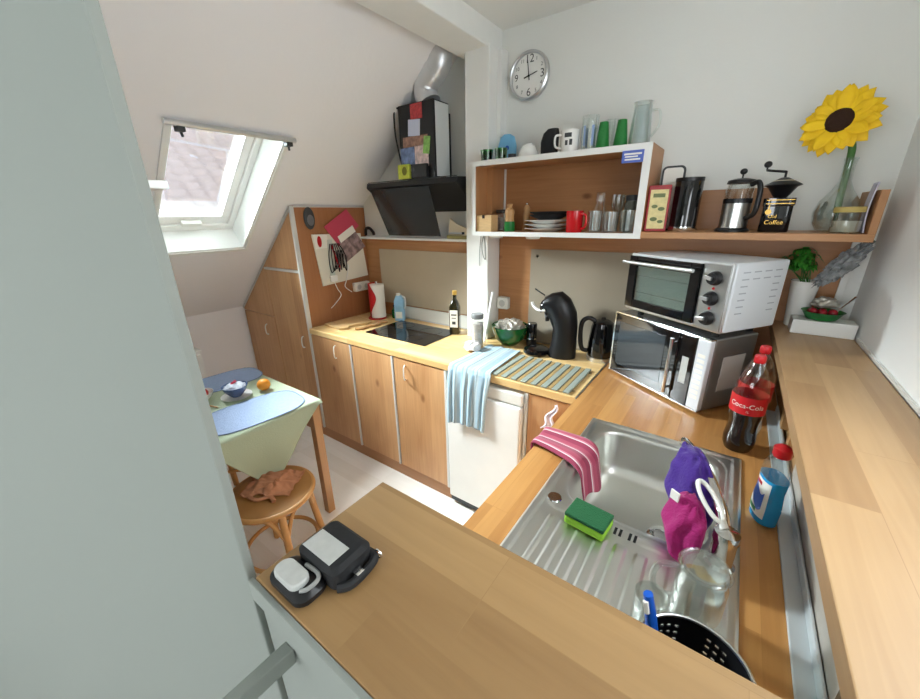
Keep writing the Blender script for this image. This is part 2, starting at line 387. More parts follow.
# sloping ceiling with the roof-window opening
wx0, wx1, wy0, wy1 = -.335, .36, -1.305, -.775
def sl(x, d=0):      # point on the slope plane, pushed outward by d along its normal
    n = Vector((-ml, 0, 1)).normalized(); return Vector((x, 0, slope_z(x))) + n*d
b = MB()
for x0, x1, y0, y1 in ((-1.0, wx0, -4.2, .02), (wx1, 1.16, -4.2, .02), (wx0, wx1, -4.2, wy0), (wx0, wx1, wy1, .02)):
    A, B, A2, B2 = sl(x0), sl(x1), sl(x0, .22), sl(x1, .22)
    b.hexa([(A.x,y0,A.z),(B.x,y0,B.z),(B.x,y1,B.z),(A.x,y1,A.z),(A2.x,y0,A2.z),(B2.x,y0,B2.z),(B2.x,y1,B2.z),(A2.x,y1,A2.z)])
struct(b.build('ceiling_slope', PAINT_S, smooth=False))
# roof window: lining, frame, sash, pane, handle, blind
win = bpy.data.objects.new('window_1', None); C.objects.link(win); struct(win)
def slab(b, xa, xb, ya, yb, d0, d1, mi=0):
    A, B, A2, B2 = sl(xa, d0), sl(xb, d0), sl(xa, d1), sl(xb, d1)
    b.hexa([(A.x,ya,A.z),(B.x,ya,B.z),(B.x,yb,B.z),(A.x,yb,A.z),(A2.x,ya,A2.z),(B2.x,ya,B2.z),(B2.x,yb,B2.z),(A2.x,yb,A2.z)], mi)
def frame(b, xa, xb, ya, yb, w, d0, d1, mi=0):
    slab(b, xa, xa+w, ya, yb, d0, d1, mi); slab(b, xb-w, xb, ya, yb, d0, d1, mi)
    slab(b, xa+w, xb-w, ya, ya+w, d0, d1, mi); slab(b, xa+w, xb-w, yb-w, yb, d0, d1, mi)
b = MB(); frame(b, wx0-.014, wx1+.014, wy0-.018, wy1+.018, .018, -.008, .003); struct(b.build('window_trim', WHITE, win, False))
b = MB(); frame(b, wx0, wx1, wy0, wy1, .012, .0, .2); struct(b.build('window_lining', WHITE, win, False))
b = MB(); frame(b, wx0+.012, wx1-.012, wy0+.012, wy1-.012, .035, .15, .22); struct(b.build('window_frame', WHITE, win, False, .003))
b = MB(); frame(b, wx0+.047, wx1-.047, wy0+.047, wy1-.047, .05, .165, .215); struct(b.build('window_sash', WHITE, win, False, .004))
b = MB(); slab(b, wx0+.09, wx1-.09, wy0+.09, wy1-.09, .19, .196); struct(b.build('window_pane', GLASS, win, False))
b = MB(); slab(b, wx0+.052, wx0+.075, -1.10, -.99, .135, .165); struct(b.build('window_handle', OFFW, win, False, .004))
# things at the window
t = thing('roller_blind', 'slim grey roller blind cassette along the top of the roof window', 'blind', (wx1, -1.04, slope_z(wx1)))
P = sl(wx1+.016, -.022) - Vector(t.location)
MB().tube([(P.x, wy0-.03+1.04, P.z), (P.x, wy1+.03+1.04, P.z)], .013, 14).build('cassette', ALU, t)
for yy in (wy0+.03, wy1-.005):
    MB().box(P.x-.03, P.x+.006, yy+1.04-.016, yy+1.04+.016, P.z-.03, P.z-.008).tube([(P.x-.014, yy+1.04, P.z-.018), (P.x-.03, yy+1.04+.012, P.z-.045)], .006, 8).build('bracket', DGREY, t, bevel=.002)
# neighbouring roof seen through the window
b = MB()
def rf(u, v):
    x = -3.6 - 5.5*u; z = .2 + 5.0*u; y = -7 + 16*v
    return (x, y, z + .07*(1-((u*38+.22*math.sin(v*16/.30*2*PI)) % 1)) + .035*math.sin(v*16/.30*2*PI))
b.sheet(rf, 300, 420)
tag(b.build('tiled_roof', ROOFM, smooth=True, solid=.03, angle=60), 'pale tiled roof of the house seen through the roof window', 'roof')
# purlin, post and partition
struct(MB().box(1.0, 1.2, -4.2, .02, 2.44, 2.62).build('trim_1', WHITE, smooth=False, bevel=.006))
b = MB().box(1.058, 1.209, -.13, .02, 0.9, 2.45).box(1.209, 1.235, -.05, .02, 1.915, 2.45)
struct(b.build('trim_2', WHITE, smooth=False, bevel=.004))
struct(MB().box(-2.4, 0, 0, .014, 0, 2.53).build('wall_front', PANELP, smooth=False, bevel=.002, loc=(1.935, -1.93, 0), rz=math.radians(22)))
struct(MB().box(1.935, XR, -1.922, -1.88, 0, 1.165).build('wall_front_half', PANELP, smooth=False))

# ------------------------------------------------------------------ tall cabinet under the slope
sz = lambda x: slope_z(x) - .012
t = thing('tall_cabinet', 'tall pine cabinet with slanted top fitted under the sloping ceiling', 'cabinet')
MB().prism([(-.94, 0.0), (-.004, 0.0), (-.004, sz(-.004)), (-.94, sz(-.94))], 'y', -.574, .015).build('body', DOORW, t, False)
MB().box(-.004, 0.0, -.58, .015, .905, sz(0)-.002).build('side_panel', SIDEW, t, False)['label'] = 'darker brown side panel facing the hob'
g = .0025
def bow(t, x, z, L=.085, vertical=True, y=-.594):
    pts = []
    for i in range(13):
        a = PI*i/12
        pts.append((x + (0 if vertical else -L/2*math.cos(a)) + (.012*math.sin(a) if vertical else 0), y-.026*math.sin(a)**.6, z + (L/2*math.cos(a) if vertical else 0)))
    return MB().tube(pts, .0045, 8).build('handle', OFFW, t)
def door(t, poly, name='door'):
    d = MB().prism(poly, 'y', -.595, -.576).build(name, DOORW, t, False, .0015); return d
d = door(t, [(-.455, 1.31), (-.016, 1.31), (-.016, sz(-.016)-.016), (-.455, sz(-.455)-.016)])
d = door(t, [(-.455, .085), (-.016, .085), (-.016, 1.288), (-.455, 1.288)]); bow(d, -.10, .78)
d = door(t, [(-.93, .925), (-.462, .925), (-.462, sz(-.462)-.016), (-.93, sz(-.93)-.016)])
d = door(t, [(-.93, .085), (-.462, .085), (-.462, .918), (-.93, .918)]); bow(d, -.60, .80)
b = MB().box(-.014, .001, -.603, -.574, .085, sz(0)-.004).box(-.47, -.014, -.600, -.576, 1.291, 1.307)
b.prism([(-.94, sz(-.94)-.014), (-.014, sz(-.014)-.014), (-.014, sz(-.014)), (-.94, sz(-.94))], 'y', -.602, -.574)
b.box(-.006, .0015, -.574, .015, sz(0)-.012, sz(0)-.0015)
b.build('edge_trim', EDGEA, t, False)['label'] = 'pale edging'
# ------------------------------------------------------------------ base cabinets
names = ['pine base cabinet next to the tall cabinet under the hob worktop', 'middle pine base cabinet under the hob', 'pine base cabinet right beside the white fridge']
xs = [.003, .445, .831, 1.238]
for i in range(3):
    x0, x1 = xs[i], xs[i+1]-.003
    t = thing('base_cabinet', names[i], 'cabinet', (x0, -.58, 0), 0, 'pine base cabinets')
    w = x1-x0
    MB().box(0, w, .005, .575, .085, .858).build('body', DOORW, t, False)
    d = MB().box(.004, w-.014, -.015, .003, .088, .855).build('door', DOORW, t, False, .0015)
    hx = (w*.62, w*.30, w*.24)[i]
    if i != 1:
        MB().tube([(hx+.012*math.sin(PI*k/12), -.015-.026*math.sin(PI*k/12)**.6, .775+.045*math.cos(PI*k/12)) for k in range(13)], .0045, 8).build('handle', OFFW, d)
    MB().box(w-.013, w, -.018, .004, .085, .857).build('edge_strip', EDGEA, t, False)['label'] = 'pale edge strip'
tag(MB().box(-.93, 1.243, -.588, -.576, 0, .083).build('plinth_board', PLW, smooth=False), 'brown plinth board along the floor under the pine cabinets', 'plinth')
# ------------------------------------------------------------------ fridge
t = thing('fridge', 'white under-counter fridge below the hanging light blue towel', 'fridge', (1.252, -.575, 0))
MB().box(0, .448, 0, .55, .02, .845).build('body', WHITE, t, False, .004)
d = MB().box(.002, .446, -.045, -.003, .06, .775).build('door', WHITE, t, False, .008)
MB().box(.002, .446, -.035, -.003, .782, .842).build('control_panel', OFFW, t, False, .006)
MB().box(.004, .444, -.03, -.005, .02, .055).build('kick_plate', DGREY, t, False)
t = thing('corner_cabinet', 'narrow pine corner cabinet between fridge and sink run', 'cabinet', (1.712, -.58, 0))
MB().box(.0, .236, .01, .57, .085, .858).build('body', DOORW, t, False)
MB().box(.012, .236, -.012, .008, .088, .855).build('door', DOORW, t, False, .0015)
MB().box(-.006, .010, -.016, .006, .02, .857).build('edge_strip', EDGEA, t, False)
t = thing('sink_cabinet', 'pine base cabinet carrying the sink worktop', 'cabinet', (1.972, -1.88, 0))
MB().box(.0, .62, .01, 1.3, .085, .74).box(0, .02, .01, 1.3, .74, .858).build('body', DOORW, t, False)
for k in range(3): MB().box(-.02, -.002, .015+.43*k, .015+.43*k+.424, .088, .855).build('door', DOORW, t, False, .0015)
# ------------------------------------------------------------------ worktops
tag(MB().box(.002, 1.946, -.60, -.001, .862, .90).build('worktop', TOP, smooth=False, bevel=.003), 'long light beech worktop carrying the hob along the back wall', 'worktop')
b = MB()
hx0, hx1, hy0, hy1 = 2.085, 2.505, -1.66, -.76
b.box(1.952, 2.645, hy1, -.001, .862, .90).box(1.952, hx0, -1.875, hy1, .862, .90).box(hx1, 2.645, -1.875, hy1, .862, .90).box(hx0, hx1, -1.875, hy0, .862, .90)
tag(b.build('worktop', TOP2, smooth=False), 'orange toned wooden worktop with the sink set into it', 'worktop')
tag(MB().box(1.9455, 1.9525, -.602, -.002, .863, .9022).build('joint_strip', ALU, smooth=False), 'metal strip covering the joint between the two worktops', 'strip')
# hob
t = thing('induction_hob', 'flat black glass hob set on the beech worktop', 'hob', (.69, -.27, .9))
MB().box(-.265, .265, -.175, .175, .0005, .006).build('glass_plate', BLACKG, t, False, .0015)
for x, y, r in ((-.13, -.07, .075), (-.13, .09, .06), (.11, .07, .08), (.11, -.09, .055)):
    b = MB(); b.tube([(x+r*math.cos(2*PI*i/40), y+r*math.sin(2*PI*i/40), .0063) for i in range(40)], .0008, 4, closed=True); b.build('cooking_zone', DGREY, t)
# splash boards and glass, hob side
t = thing('hob_splashboard', 'pine splash board behind the hob with a narrow ledge on top', 'splashboard', (0, 0, .9))
MB().box(.004, 1.056, 0, .018, .002, .588).build('board', BACKW, t, False)
MB().box(.004, 1.056, -.05, .018, .588, .604).build('ledge', WHITE, t, False, .002)
b = MB().box(.158, 1.045, -.012, -.006, .105, .515); 
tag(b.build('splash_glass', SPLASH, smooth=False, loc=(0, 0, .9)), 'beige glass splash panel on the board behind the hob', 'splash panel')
tag(MB().box(.30, 1.05, -.016, -.002, .003, .095).box(.30, 1.05, -.022, -.016, .003, .012, 1).build('upstand', [OFFW, ALU], smooth=False, loc=(0, 0, .9)), 'whitish upstand strip at the foot of the hob splash glass', 'upstand')
# right side
tag(MB().box(1.213, 2.764, 0, .018, 0, .637).build('splashboard', BACKW, smooth=False, loc=(0, 0, .903)), 'long pine board on the wall behind coffee machine and ovens', 'splashboard')
t = thing('splash_glass', 'beige frosted glass panel behind the black coffee machine', 'splash panel', (1.43, -.008, .905))
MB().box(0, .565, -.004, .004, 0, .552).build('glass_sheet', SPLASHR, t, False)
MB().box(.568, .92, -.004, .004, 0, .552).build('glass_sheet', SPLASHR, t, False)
for x, z in ((.04, .515), (.04, .04), (.88, .515)):
    MB().lathe([(.0, -.006), (.009, -.006), (.009, 0), (0, 0)], (x, -.004, z), 16, M=Matrix.Rotation(PI/2, 3, 'X')).build('screw_cap', CHROME, t)
tag(MB().box(2.745, 2.764, -.012, -.001, 1.21, 1.538).build('edge_batten', WHITE, smooth=False), 'white batten at the right end of the pine board beneath the shelf', 'batten')

# ------------------------------------------------------------------ shelf box
t = thing('wall_box_shelf', 'open pine box shelf with white front edges holding plates and glasses', 'shelf', (1.186, 0, 1.541))
L_, H_ = .861, .369
MB().box(0, L_, -.2445, .015, 0, .02).build('bottom_board', SHELFW, t, False)
MB().box(0, L_, -.2445, .015, H_-.022, H_).build('top_board', SHELFW, t, False)
MB().box(0, .016, -.2445, -.134, .02, H_-.022).box(.0, .052, -.1338, .0, .02, H_-.022).build('side_board', EDGEV, t, False)
MB().box(L_-.03, L_, -.2445, .015, .02, H_-.022).build('side_board', EDGEV, t, False)
MB().box(.016, L_-.03, .002, .016, .02, H_-.022).build('back_board', BACKW, t, False)
f = -.2525
MB().box(0, L_, f, f+.008, -.001, .021).box(0, L_, f, f+.008, H_-.024, H_+.001).box(0, .016, f, f+.008, .021, H_-.024).box(L_-.03, L_, f, f+.008, .021, H_-.024).build('front_edging', WHITE, t, False)['label'] = 'white painted front edging'
MB().box(.055, .063, -.008, .002, .02, H_-.022).build('cable_strip', OFFW, t, False)
for x in (1.30, 1.52):
    q = MB().lathe([(0, -.014), (.034, -.014), (.038, -.006), (.038, 0), (0, 0)], (0, 0, 0), 28)
    tag(q.build('puck_light', OFFW, loc=(x, -.19, 1.5405)), 'round white puck light under the box shelf, ' + ('left one near the post' if x < 1.4 else 'right one above the coffee machine'), 'lamp', 'puck lights under the shelf')
t = thing('name_sign', 'small blue sticker with white writing on the top right of the box shelf', 'sticker', (1.977, -.2535, 1.865))
MB().box(-.042, .042, -.0012, .0, -.024, .022).build('plate', STICK, t, False)
MB().box(-.034, .034, -.0020, -.0012, .005, .012).box(-.030, .02, -.0020, -.0012, -.004, .001).box(-.030, .030, -.0020, -.0012, -.015, -.009).build('lettering', PAPER, t, False)
# right shelf
t = thing('wall_shelf', 'long pine wall shelf over the mini oven with an upright end board', 'shelf', (2.047, 0, 1.543))
MB().box(0, .704, -.2525, .016, 0, .026).build('shelf_board', SHELFW, t, False, .0015)
MB().box(.684, .704, -.2525, .016, .026, .16).build('end_board', EDGEV, t, False, .0015)
MB().box(.003, .44, .003, .016, .026, .19).build('back_board', BACKW, t, False)

# ------------------------------------------------------------------ ledge on the right and bar in front
t = thing('window_ledge', 'long beech ledge board along the right wall above the sink', 'ledge', (2.57, 0, 1.2))
MB().box(0, XR-2.57-.008, -1.692, -.002, -.035, 0, 0).build('top_board', LEDGE, t, False, .002)
MB().box(.078, .095, -1.692, .0, -.30, -.037).build('side_board', LEDGE_E, t, False)
for y in (-.52, -.70): MB().box(.056, .077, y-.02, y+.02, -.25, -.037).build('batten', LEDGE_E, t, False)
tag(MB().box(XR-.007, XR-.001, -1.69, -.2, .001, .012).build('sealing_strip', OFFW, smooth=False, loc=(0, 0, 1.2)), 'thin pale sealing strip where the ledge meets the right wall', 'strip')
b = MB().prism([(-1.45, .902), (-.80, .902), (-.80, 1.015), (-1.42, 1.015), (-1.45, .985)], 'x', 2.640, 2.647)
tag(b.build('splash_glass', GREYGL, smooth=False), 'grey frosted glass panel with clipped corner under the right ledge', 'splash panel')
tag(MB().box(2.604, 2.638, -1.87, -.30, .9005, .908).box(2.632, 2.638, -1.87, -.30, .908, .935).build('sealing_profile', mat('satin metal profile', (196, 202, 204), .4, .3), smooth=False, bevel=.002), 'metal sealing profile along the right side of the sink worktop', 'profile')
t = thing('breakfast_bar', 'beech bar top in the foreground carrying the black pouch', 'bar', (1.945, -1.93, 1.2))
MB().box(.004, XR-1.945-.004, .004, .236, -.034, 0).build('top_board', BARW, t, False, .0025)
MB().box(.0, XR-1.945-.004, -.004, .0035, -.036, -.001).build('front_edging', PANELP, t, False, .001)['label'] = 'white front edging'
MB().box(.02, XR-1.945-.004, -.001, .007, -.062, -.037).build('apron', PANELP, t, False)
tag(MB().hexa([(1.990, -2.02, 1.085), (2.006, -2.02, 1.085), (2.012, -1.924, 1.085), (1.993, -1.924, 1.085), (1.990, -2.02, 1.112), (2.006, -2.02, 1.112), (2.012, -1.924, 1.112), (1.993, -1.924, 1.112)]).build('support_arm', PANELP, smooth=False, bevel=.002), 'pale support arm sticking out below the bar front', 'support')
q = thing('coat_knob', 'small black knob under the edge of the right ledge', 'knob', (2.647, -1.03, 1.03))
MB().lathe([(0, 0), (.010, 0), (.012, .006), (.02, .012), (.018, .022), (0, .025)], (0, 0, 0), 20, M=Matrix.Rotation(-PI/2, 3, 'Y')).build('knob', BLACK, q)
# ------------------------------------------------------------------ sink
t = thing('sink', 'stainless steel sink with one bowl and a grooved drainboard', 'sink', (2.06, -1.69, .9))
SX, SY = .47, .96
bx0, bx1, by0, by1, br = .055, .405, .475, .905, .075
def inside(x, y, e=0):
    dx = max(bx0-e+br-x, x-(bx1+e-br), 0); dy = max(by0-e+br-y, y-(by1+e-br), 0)
    return math.hypot(dx, dy) < br
def deck(u, v):
    x, y = u*SX, v*SY
    d = min(x, SX-x, y, SY-y); z = .001 + min(d/.006, 1)*.006 - max(0, min((d-.020)/.008, 1))*.004
    if y < .42 and .05 < x < .43:
        k = (x-.06)/.045; e = min(1, max(0, (.40-y)/.012)); ph = abs((k % 1)-.5)*2
        if .06 < x < .42: z += e*(.0035*min(1, max(0, (ph-.35)*4)) - .001)
    if not inside(x, y, .028) and inside(x, y, .05): z += .0015
    return (x, y, z)
MB().sheet(deck, 188, 240, keep=lambda u, v: not inside(u*SX, v*SY, .002)).build('deck', SINKM, t, True, angle=60)
rings = []
for e, z in ((.016, .0042), (.004, .0045), (0, .001), (-.004, -.01), (-.014, -.10), (-.030, -.143), (-.06, -.150), (-.15, -.154)):
    rings.append(rrect(bx0-e, bx1+e, by0-e, by1+e, max(br+e*.8, .012), z, 8))
MB().ring_loft(rings, False, True).build('bowl', SINKM, t, True, angle=70)
MB().lathe([(0, -.151), (.02, -.151), (.038, -.150), (.042, -.1525)], (.31, .66, 0), 28).build('drain', CHROME, t)
b = MB()
for k in (-.023, -.011, .011, .023): b.box(.24+k-.0032, .24+k+.0032, .424, .448, .0036, .0046)
b.build('overflow_slots', BLACK, t, False)
MB().lathe([(.0, .007), (.018, .007), (.0205, .0042)], (.047, .462, 0), 28).build('tap_hole_cover', CHROME, t)
# faucet
t = thing('faucet', 'chrome mixer tap with white loop lever on the right rim of the sink', 'faucet', (2.49, -1.225, .907))
MB().lathe([(.030, 0), (.030, .006), (.024, .012), (.023, .065), (.026, .075), (.024, .092), (0, .098)], (0, 0, 0), 28).build('body', CHROME, t)
MB().tube(bez([(0, .01, .07), (-.02, .07, .105), (-.065, .18, .125), (-.108, .25, .130), (-.118, .285, .118)]), .014, 16).build('spout', CHROME, t)
b = MB(); pts = []
for i in range(28):
    a = 2*PI*i/28; pts.append(Vector((-.040, .050, .120)) + Vector((-.52, .78, .35)).normalized()*.050*math.cos(a) + Vector((.83, .55, .0)).normalized()*.015*math.sin(a))
b.tube(pts, .0052, 8, closed=True); b.tube([(-.006, .006, .094), (-.014, .016, .106)], .008, 10)
b.build('lever', OFFW, t)['label'] = 'white loop lever'
def blob(name, label, cat, mtl, c, r, seed, amp, tilt=0):
    b = MB(); M = Matrix.Rotation(tilt, 3, 'Y')
    def fn(p): return 1 + amp*noise.noise(p*1.6+Vector((seed, 0, 0))) + amp*.4*noise.noise(p*4+Vector((0, seed, 0)))
    b.ell((0, 0, 0), r, 40, 24, M=M, fn=fn)
    return tag(b.build(name, mtl, loc=c, angle=80), label, cat)
# cloths over the spout
def drape(name, label, mtl, base, secs, seed):
    """a soft cloth hanging in a bunch: sections (offset x, y, height, radius along the spout, radius across)"""
    b = MB(); rings = []; P = bez([(q[0], q[1], q[2]) for q in secs], 6); n = len(P); ax = Vector((-.40, .92, 0))
    sd = Vector((ax.y, -ax.x, 0))
    for k, p in enumerate(P):
        f_ = k/(n-1)*(len(secs)-1); i = min(int(f_), len(secs)-2); f_ -= i; f_ = f_*f_*(3-2*f_)
        ra = secs[i][3]*(1-f_)+secs[i+1][3]*f_; rb = secs[i][4]*(1-f_)+secs[i+1][4]*f_; q = []
        for j in range(56):
            a = 2*PI*j/56; dd = Vector((math.cos(a)*1.3, math.sin(a)*1.3, p.z*14))
            fo = 1 + (.22*noise.noise(dd+Vector((seed, 0, 0))) + .12*math.sin(a*5+seed*2+p.z*18))*min(1, k/6)
            q.append(p + ax*math.cos(a)*ra*fo + sd*math.sin(a)*rb*fo + Vector((0, 0, .010*noise.noise(Vector((a*2, k*.2, seed))))))
        rings.append(q)
    b.ring_loft(rings)
    return tag(b.build(name, mtl, loc=base, angle=80), label, 'cloth')
drape('microfibre_cloth', 'purple microfibre cloth hung over the tap spout', PURPLE, (2.408, -1.075, 0), [(-.012, .045, 1.058, .030, .012), (-.006, .03, 1.048, .058, .028), (.0, .005, 1.012, .078, .044), (.004, -.02, .972, .078, .048), (.010, -.035, .94, .060, .040), (.012, -.035, .918, .035, .022)], 1)
drape('microfibre_cloth', 'magenta microfibre cloth hanging below the purple cloth', MAGENTA, (2.418, -1.205, 0), [(0, .03, 1.012, .026, .014), (-.004, .015, .99, .056, .032), (-.012, -.005, .955, .058, .038), (-.004, -.035, .925, .040, .028), (.004, -.055, .911, .018, .014)], 4)
tag(MB().box(-.011, .011, -.002, .002, -.012, .012).build('cloth_tag', PAPER, smooth=False, loc=(2.382, -1.185, 1.015), rz=-.6), 'small white tag sewn on the purple cloth', 'tag')
# sponge
t = thing('sponge', 'green scouring sponge lying on the drainboard beside the bowl', 'sponge', (2.215, -1.275, .909), math.radians(-6))
MB().box(-.05, .05, -.035, .035, 0, .022).build('foam', SPY, t, False, .004); MB().box(-.05, .05, -.035, .035, .0225, .033).build('scouring_pad', SPG, t, False, .003)
# pink towel over the front edge of the bowl
b = MB()
path = bez([(1.946, .885), (1.944, .906), (1.98, .909), (2.04, .911), (2.10, .912), (2.135, .898), (2.150, .86), (2.165, .81)], 8)
def pt(u, v):
    i = v*(len(path)-1); k = min(int(i), len(path)-2); f_ = i-k; p = path[k]*(1-f_)+path[k+1]*f_
    y = -.915 - (u)*.125 + (v-.5)*(-.10)*v - .03*v*u
    return (p.x + .012*v*math.sin(u*6), y + .012*math.sin(v*7)*u, p.y + .006*math.sin(u*9+v*2)*(.3+v) + .004)
b.sheet(pt, 28, 56)
tag(b.build('dish_towel', TOWELP, solid=.004, angle=80), 'pink striped dish towel hanging over the left rim into the sink', 'towel')
# ------------------------------------------------------------------ things on the drainboard
t = thing('glass_jug', 'clear glass mug turned upside down on the drainboard beside the tap', 'jug', (2.455, -1.385, .909)); t.scale = (1.12, 1.12, 1.05)
MB().lathe([(.041, .001), (.041, .006), (.038, .012), (.038, .085), (.035, .098), (.036, .112), (.032, .12), (0, .117), (0, .112), (.030, .113), (.031, .1), (.035, .084), (.035, .012), (.038, .001)], (0, 0, 0), 40, cap0=False, cap1=False).build('body', GLASS, t)
MB().tube(bez([(-.036, 0, .095), (-.062, -.01, .092), (-.07, -.012, .06), (-.06, -.01, .025), (-.037, 0, .02)]), .0055, 10).build('handle', GLASS, t)
MB().tube([(.0365*math.cos(2*PI*i/40), .0365*math.sin(2*PI*i/40), .115) for i in range(40)], .003, 8, closed=True).build('foot_ring', GLASS, t)
t = thing('drinking_glass', 'small clear glass lying between glass mug and cutlery strainer', 'glass', (2.384, -1.452, .909))
MB().lathe([(.026, 0), (.030, .07), (.028, .07), (.024, .004), (0, .004)], (0, 0, 0), 32, cap1=False).build('body', GLASS, t)
# cutlery strainer
t = thing('cutlery_strainer', 'round black perforated cutlery strainer standing on the drainboard', 'strainer', (2.455, -1.575, .909))
b = MB(); nA, nZ, Rr, Hh = 240, 56, .076, .112
def cw(u, v): a = 2*PI*u; r = Rr-.008*(1-v); return (r*math.cos(a), r*math.sin(a), Hh*v)
def holes(u, v):
    arc = u*2*PI*Rr; z = v*Hh; ca, cz = arc/.0119, z/.0140
    if int(ca) % 6 > 2 or not (1 <= int(cz) <= 6): return True
    return math.hypot((ca % 1-.5)*.0119, (cz % 1-.5)*.0140) > .0038
b.sheet(cw, nA, nZ, keep=holes)
bmesh.ops.remove_doubles(b.bm, verts=b.bm.verts, dist=1e-5)
b.build('wall', BLACK, t, True, solid=.003)
MB().lathe([(0, 0), (.068, 0), (.068, .003), (0, .003)], (0, 0, 0), 40).build('bottom', BLACK, t)
MB().tube([((Rr)*math.cos(2*PI*i/60), (Rr)*math.sin(2*PI*i/60), Hh) for i in range(60)], .003, 8, closed=True).build('rim', STEEL, t)['label'] = 'shiny rim'
t = thing('dish_brush', 'blue dish brush leaning in the black cutlery strainer', 'brush', (2.42, -1.575, .914))
MB().tube([(.0, .0, .005), (-.006, .008, .05), (-.032, .026, .135), (-.04, .031, .165)], [.010, .010, .0115, .009], 12, flat=.8).build('handle', BLUEB, t)
MB().tube([(-.036, .017, .142), (-.041, .020, .160)], .0042, 8).build('hang_hole', PAPER, t)
MB().ell((.004, -.002, .012), (.018, .018, .012)).build('brush_head', PAPER, t)
# ------------------------------------------------------------------ bottles on the sink worktop
def cola(loc, label, liquid=True, s=1.0):
    t = thing('cola_bottle', label, 'bottle', loc, 0, 'cola bottles'); t.scale = (s, s, s)
    prof = [(.020, .002), (.036, 0), (.044, .02), (.045, .045), (.040, .085), (.042, .11), (.047, .14), (.0475, .20), (.043, .235), (.03, .275), (.017, .298), (.0135, .305)]
    pz = prof if not liquid else [(.0455, .156), (.0475, .165)]+[q for q in prof if q[1] > .19]
    MB().lathe(pz, (0, 0, 0), 40, cap0=False, cap1=False).build('shell', GLASSB, t)
    if liquid: MB().lathe([(r, z) for r, z in prof[:6]]+[(.0465, .14), (.046, .155), (0, .155)], (0, 0, 0), 40).build('drink', COLA, t)
    MB().lathe([(.0482, .142), (.0485, .145), (.0485, .198), (.0482, .201)], (0, 0, 0), 40, cap0=False, cap1=False).build('label', LABELR, t)
    a0 = math.radians(-97)
    def wrap(x, y, z): a = a0 + x/.049; return (.0492*math.cos(a), .0492*math.sin(a), .172+y)
    MB().text('Coca-Cola', .022, wrap).text('1L', .01, lambda x, y, z: wrap(x+.005, y-.018, z)).build('lettering', PAPER, t)
    MB().lathe([(.014, .306), (.0155, .308), (.0155, .326), (.013, .33), (0, .33)], (0, 0, 0), 28).build('cap', RED, t)
    return t
cola((2.515, -.655, .9005), 'half full cola bottle with red label standing between sink and microwave')
cola((2.532, -.545, .9005), 'second cola bottle mostly hidden behind the front one by the ledge', False)
t = thing('soap_bottle', 'blue washing-up liquid bottle with red cap beside the sink', 'bottle', (2.574, -.995, .9005), .3)
rg = lambda w, d, z: [(w*math.copysign(abs(math.cos(a))**.8, math.cos(a)), d*math.copysign(abs(math.sin(a))**.8, math.sin(a)), z) for a in (2*PI*i/32 for i in range(32))]
MB().ring_loft([rg(.020, .03, 0), rg(.025, .038, .006), rg(.026, .041, .05), rg(.0235, .034, .095), rg(.0255, .037, .13)]).build('liquid', SOAPB, t)
MB().ring_loft([rg(.0262, .0378, .131), rg(.025, .036, .155), rg(.018, .024, .178), rg(.014, .014, .188)]).build('shoulder', GLASSB, t)
MB().lathe([(.0165, .188), (.019, .192), (.019, .212), (.012, .218), (.0, .222)], (0, 0, 0), 24).build('cap', RED, t)
def on_bottle(a, z, e):
    T = ((0, .020, .030), (.006, .025, .038), (.05, .026, .041), (.095, .0235, .034), (.13, .0255, .037))
    k = max(i for i in range(4) if T[i][0] <= z); f_ = (z-T[k][0])/(T[k+1][0]-T[k][0]); w_ = T[k][1]*(1-f_)+T[k+1][1]*f_+e; d_ = T[k][2]*(1-f_)+T[k+1][2]*f_+e
    return (w_*math.copysign(abs(math.cos(a))**.8, math.cos(a)), d_*math.copysign(abs(math.sin(a))**.8, math.sin(a)), z)
MB().sheet(lambda u, v: on_bottle(PI*.62+PI*.70*u, .022+.10*v, .0006), 24, 14).build('label', PAPER, t)['label'] = 'white and blue label'
MB().sheet(lambda u, v: on_bottle(PI*.74+PI*.46*u, .05+.045*v+.012*math.sin(u*6), .0011), 18, 8).build('label_print', BLUEB, t)
MB().sheet(lambda u, v: on_bottle(PI*.78+PI*.30*u, .028+.012*v, .0011), 12, 3).build('label_print', GREEN, t)
MB().sheet(lambda u, v: on_bottle(PI*.80+PI*.25*u, .104+.010*v, .0011), 12, 3).build('label_print', RED, t)

# ------------------------------------------------------------------ ovens
rzA = math.radians(-34)
t = thing('microwave_oven', 'silver microwave with black glass door standing on the corner worktop', 'microwave', (1.994, -.217, .9005), rzA)
w, d, h, z0 = .477, .24, .293, .014
MB().box(0, w, .014, d, z0, z0+h).build('housing', MWS, t, False, .006)
dr = MB().box(.004, w*.73, -.012, .012, z0+.004, z0+h-.004).build('door', BLACKG, t, False, .003)
MB().box(.03, w*.60, -.0135, -.0122, z0+.045, z0+h-.04).build('door_window', HOODG, dr, False)
b = MB().box(.0, w, -.013, .013, z0+h-.004, z0+h+.002).box(.0, w, -.013, .013, z0-.002, z0+.004).box(-.006, .004, -.013, .04, z0, z0+h)
b.build('door_trim', CHROME, t, False, .001)
MB().tube([(w*.70, -.034, z0+.03), (w*.70, -.034, z0+h-.03)], .0075, 12).cyl((w*.70, -.034, z0+.05), (w*.70, -.01, z0+.05), .005).cyl((w*.70, -.034, z0+h-.05), (w*.70, -.01, z0+h-.05), .005).build('handle', CHROME, dr)
cp = MB().box(w*.735, w-.055, -.012, .012, z0+.004, z0+h-.004).build('control_panel', BLACKG, t, False, .002)
MB().box(w*.785, w*.845, -.0128, -.0118, z0+.09, z0+.20).build('display', GREYST, cp, False)
MB().box(w-.052, w, -.012, .012, z0+.004, z0+h-.004).build('pillar', SILVER, t, False, .004)
b = MB()
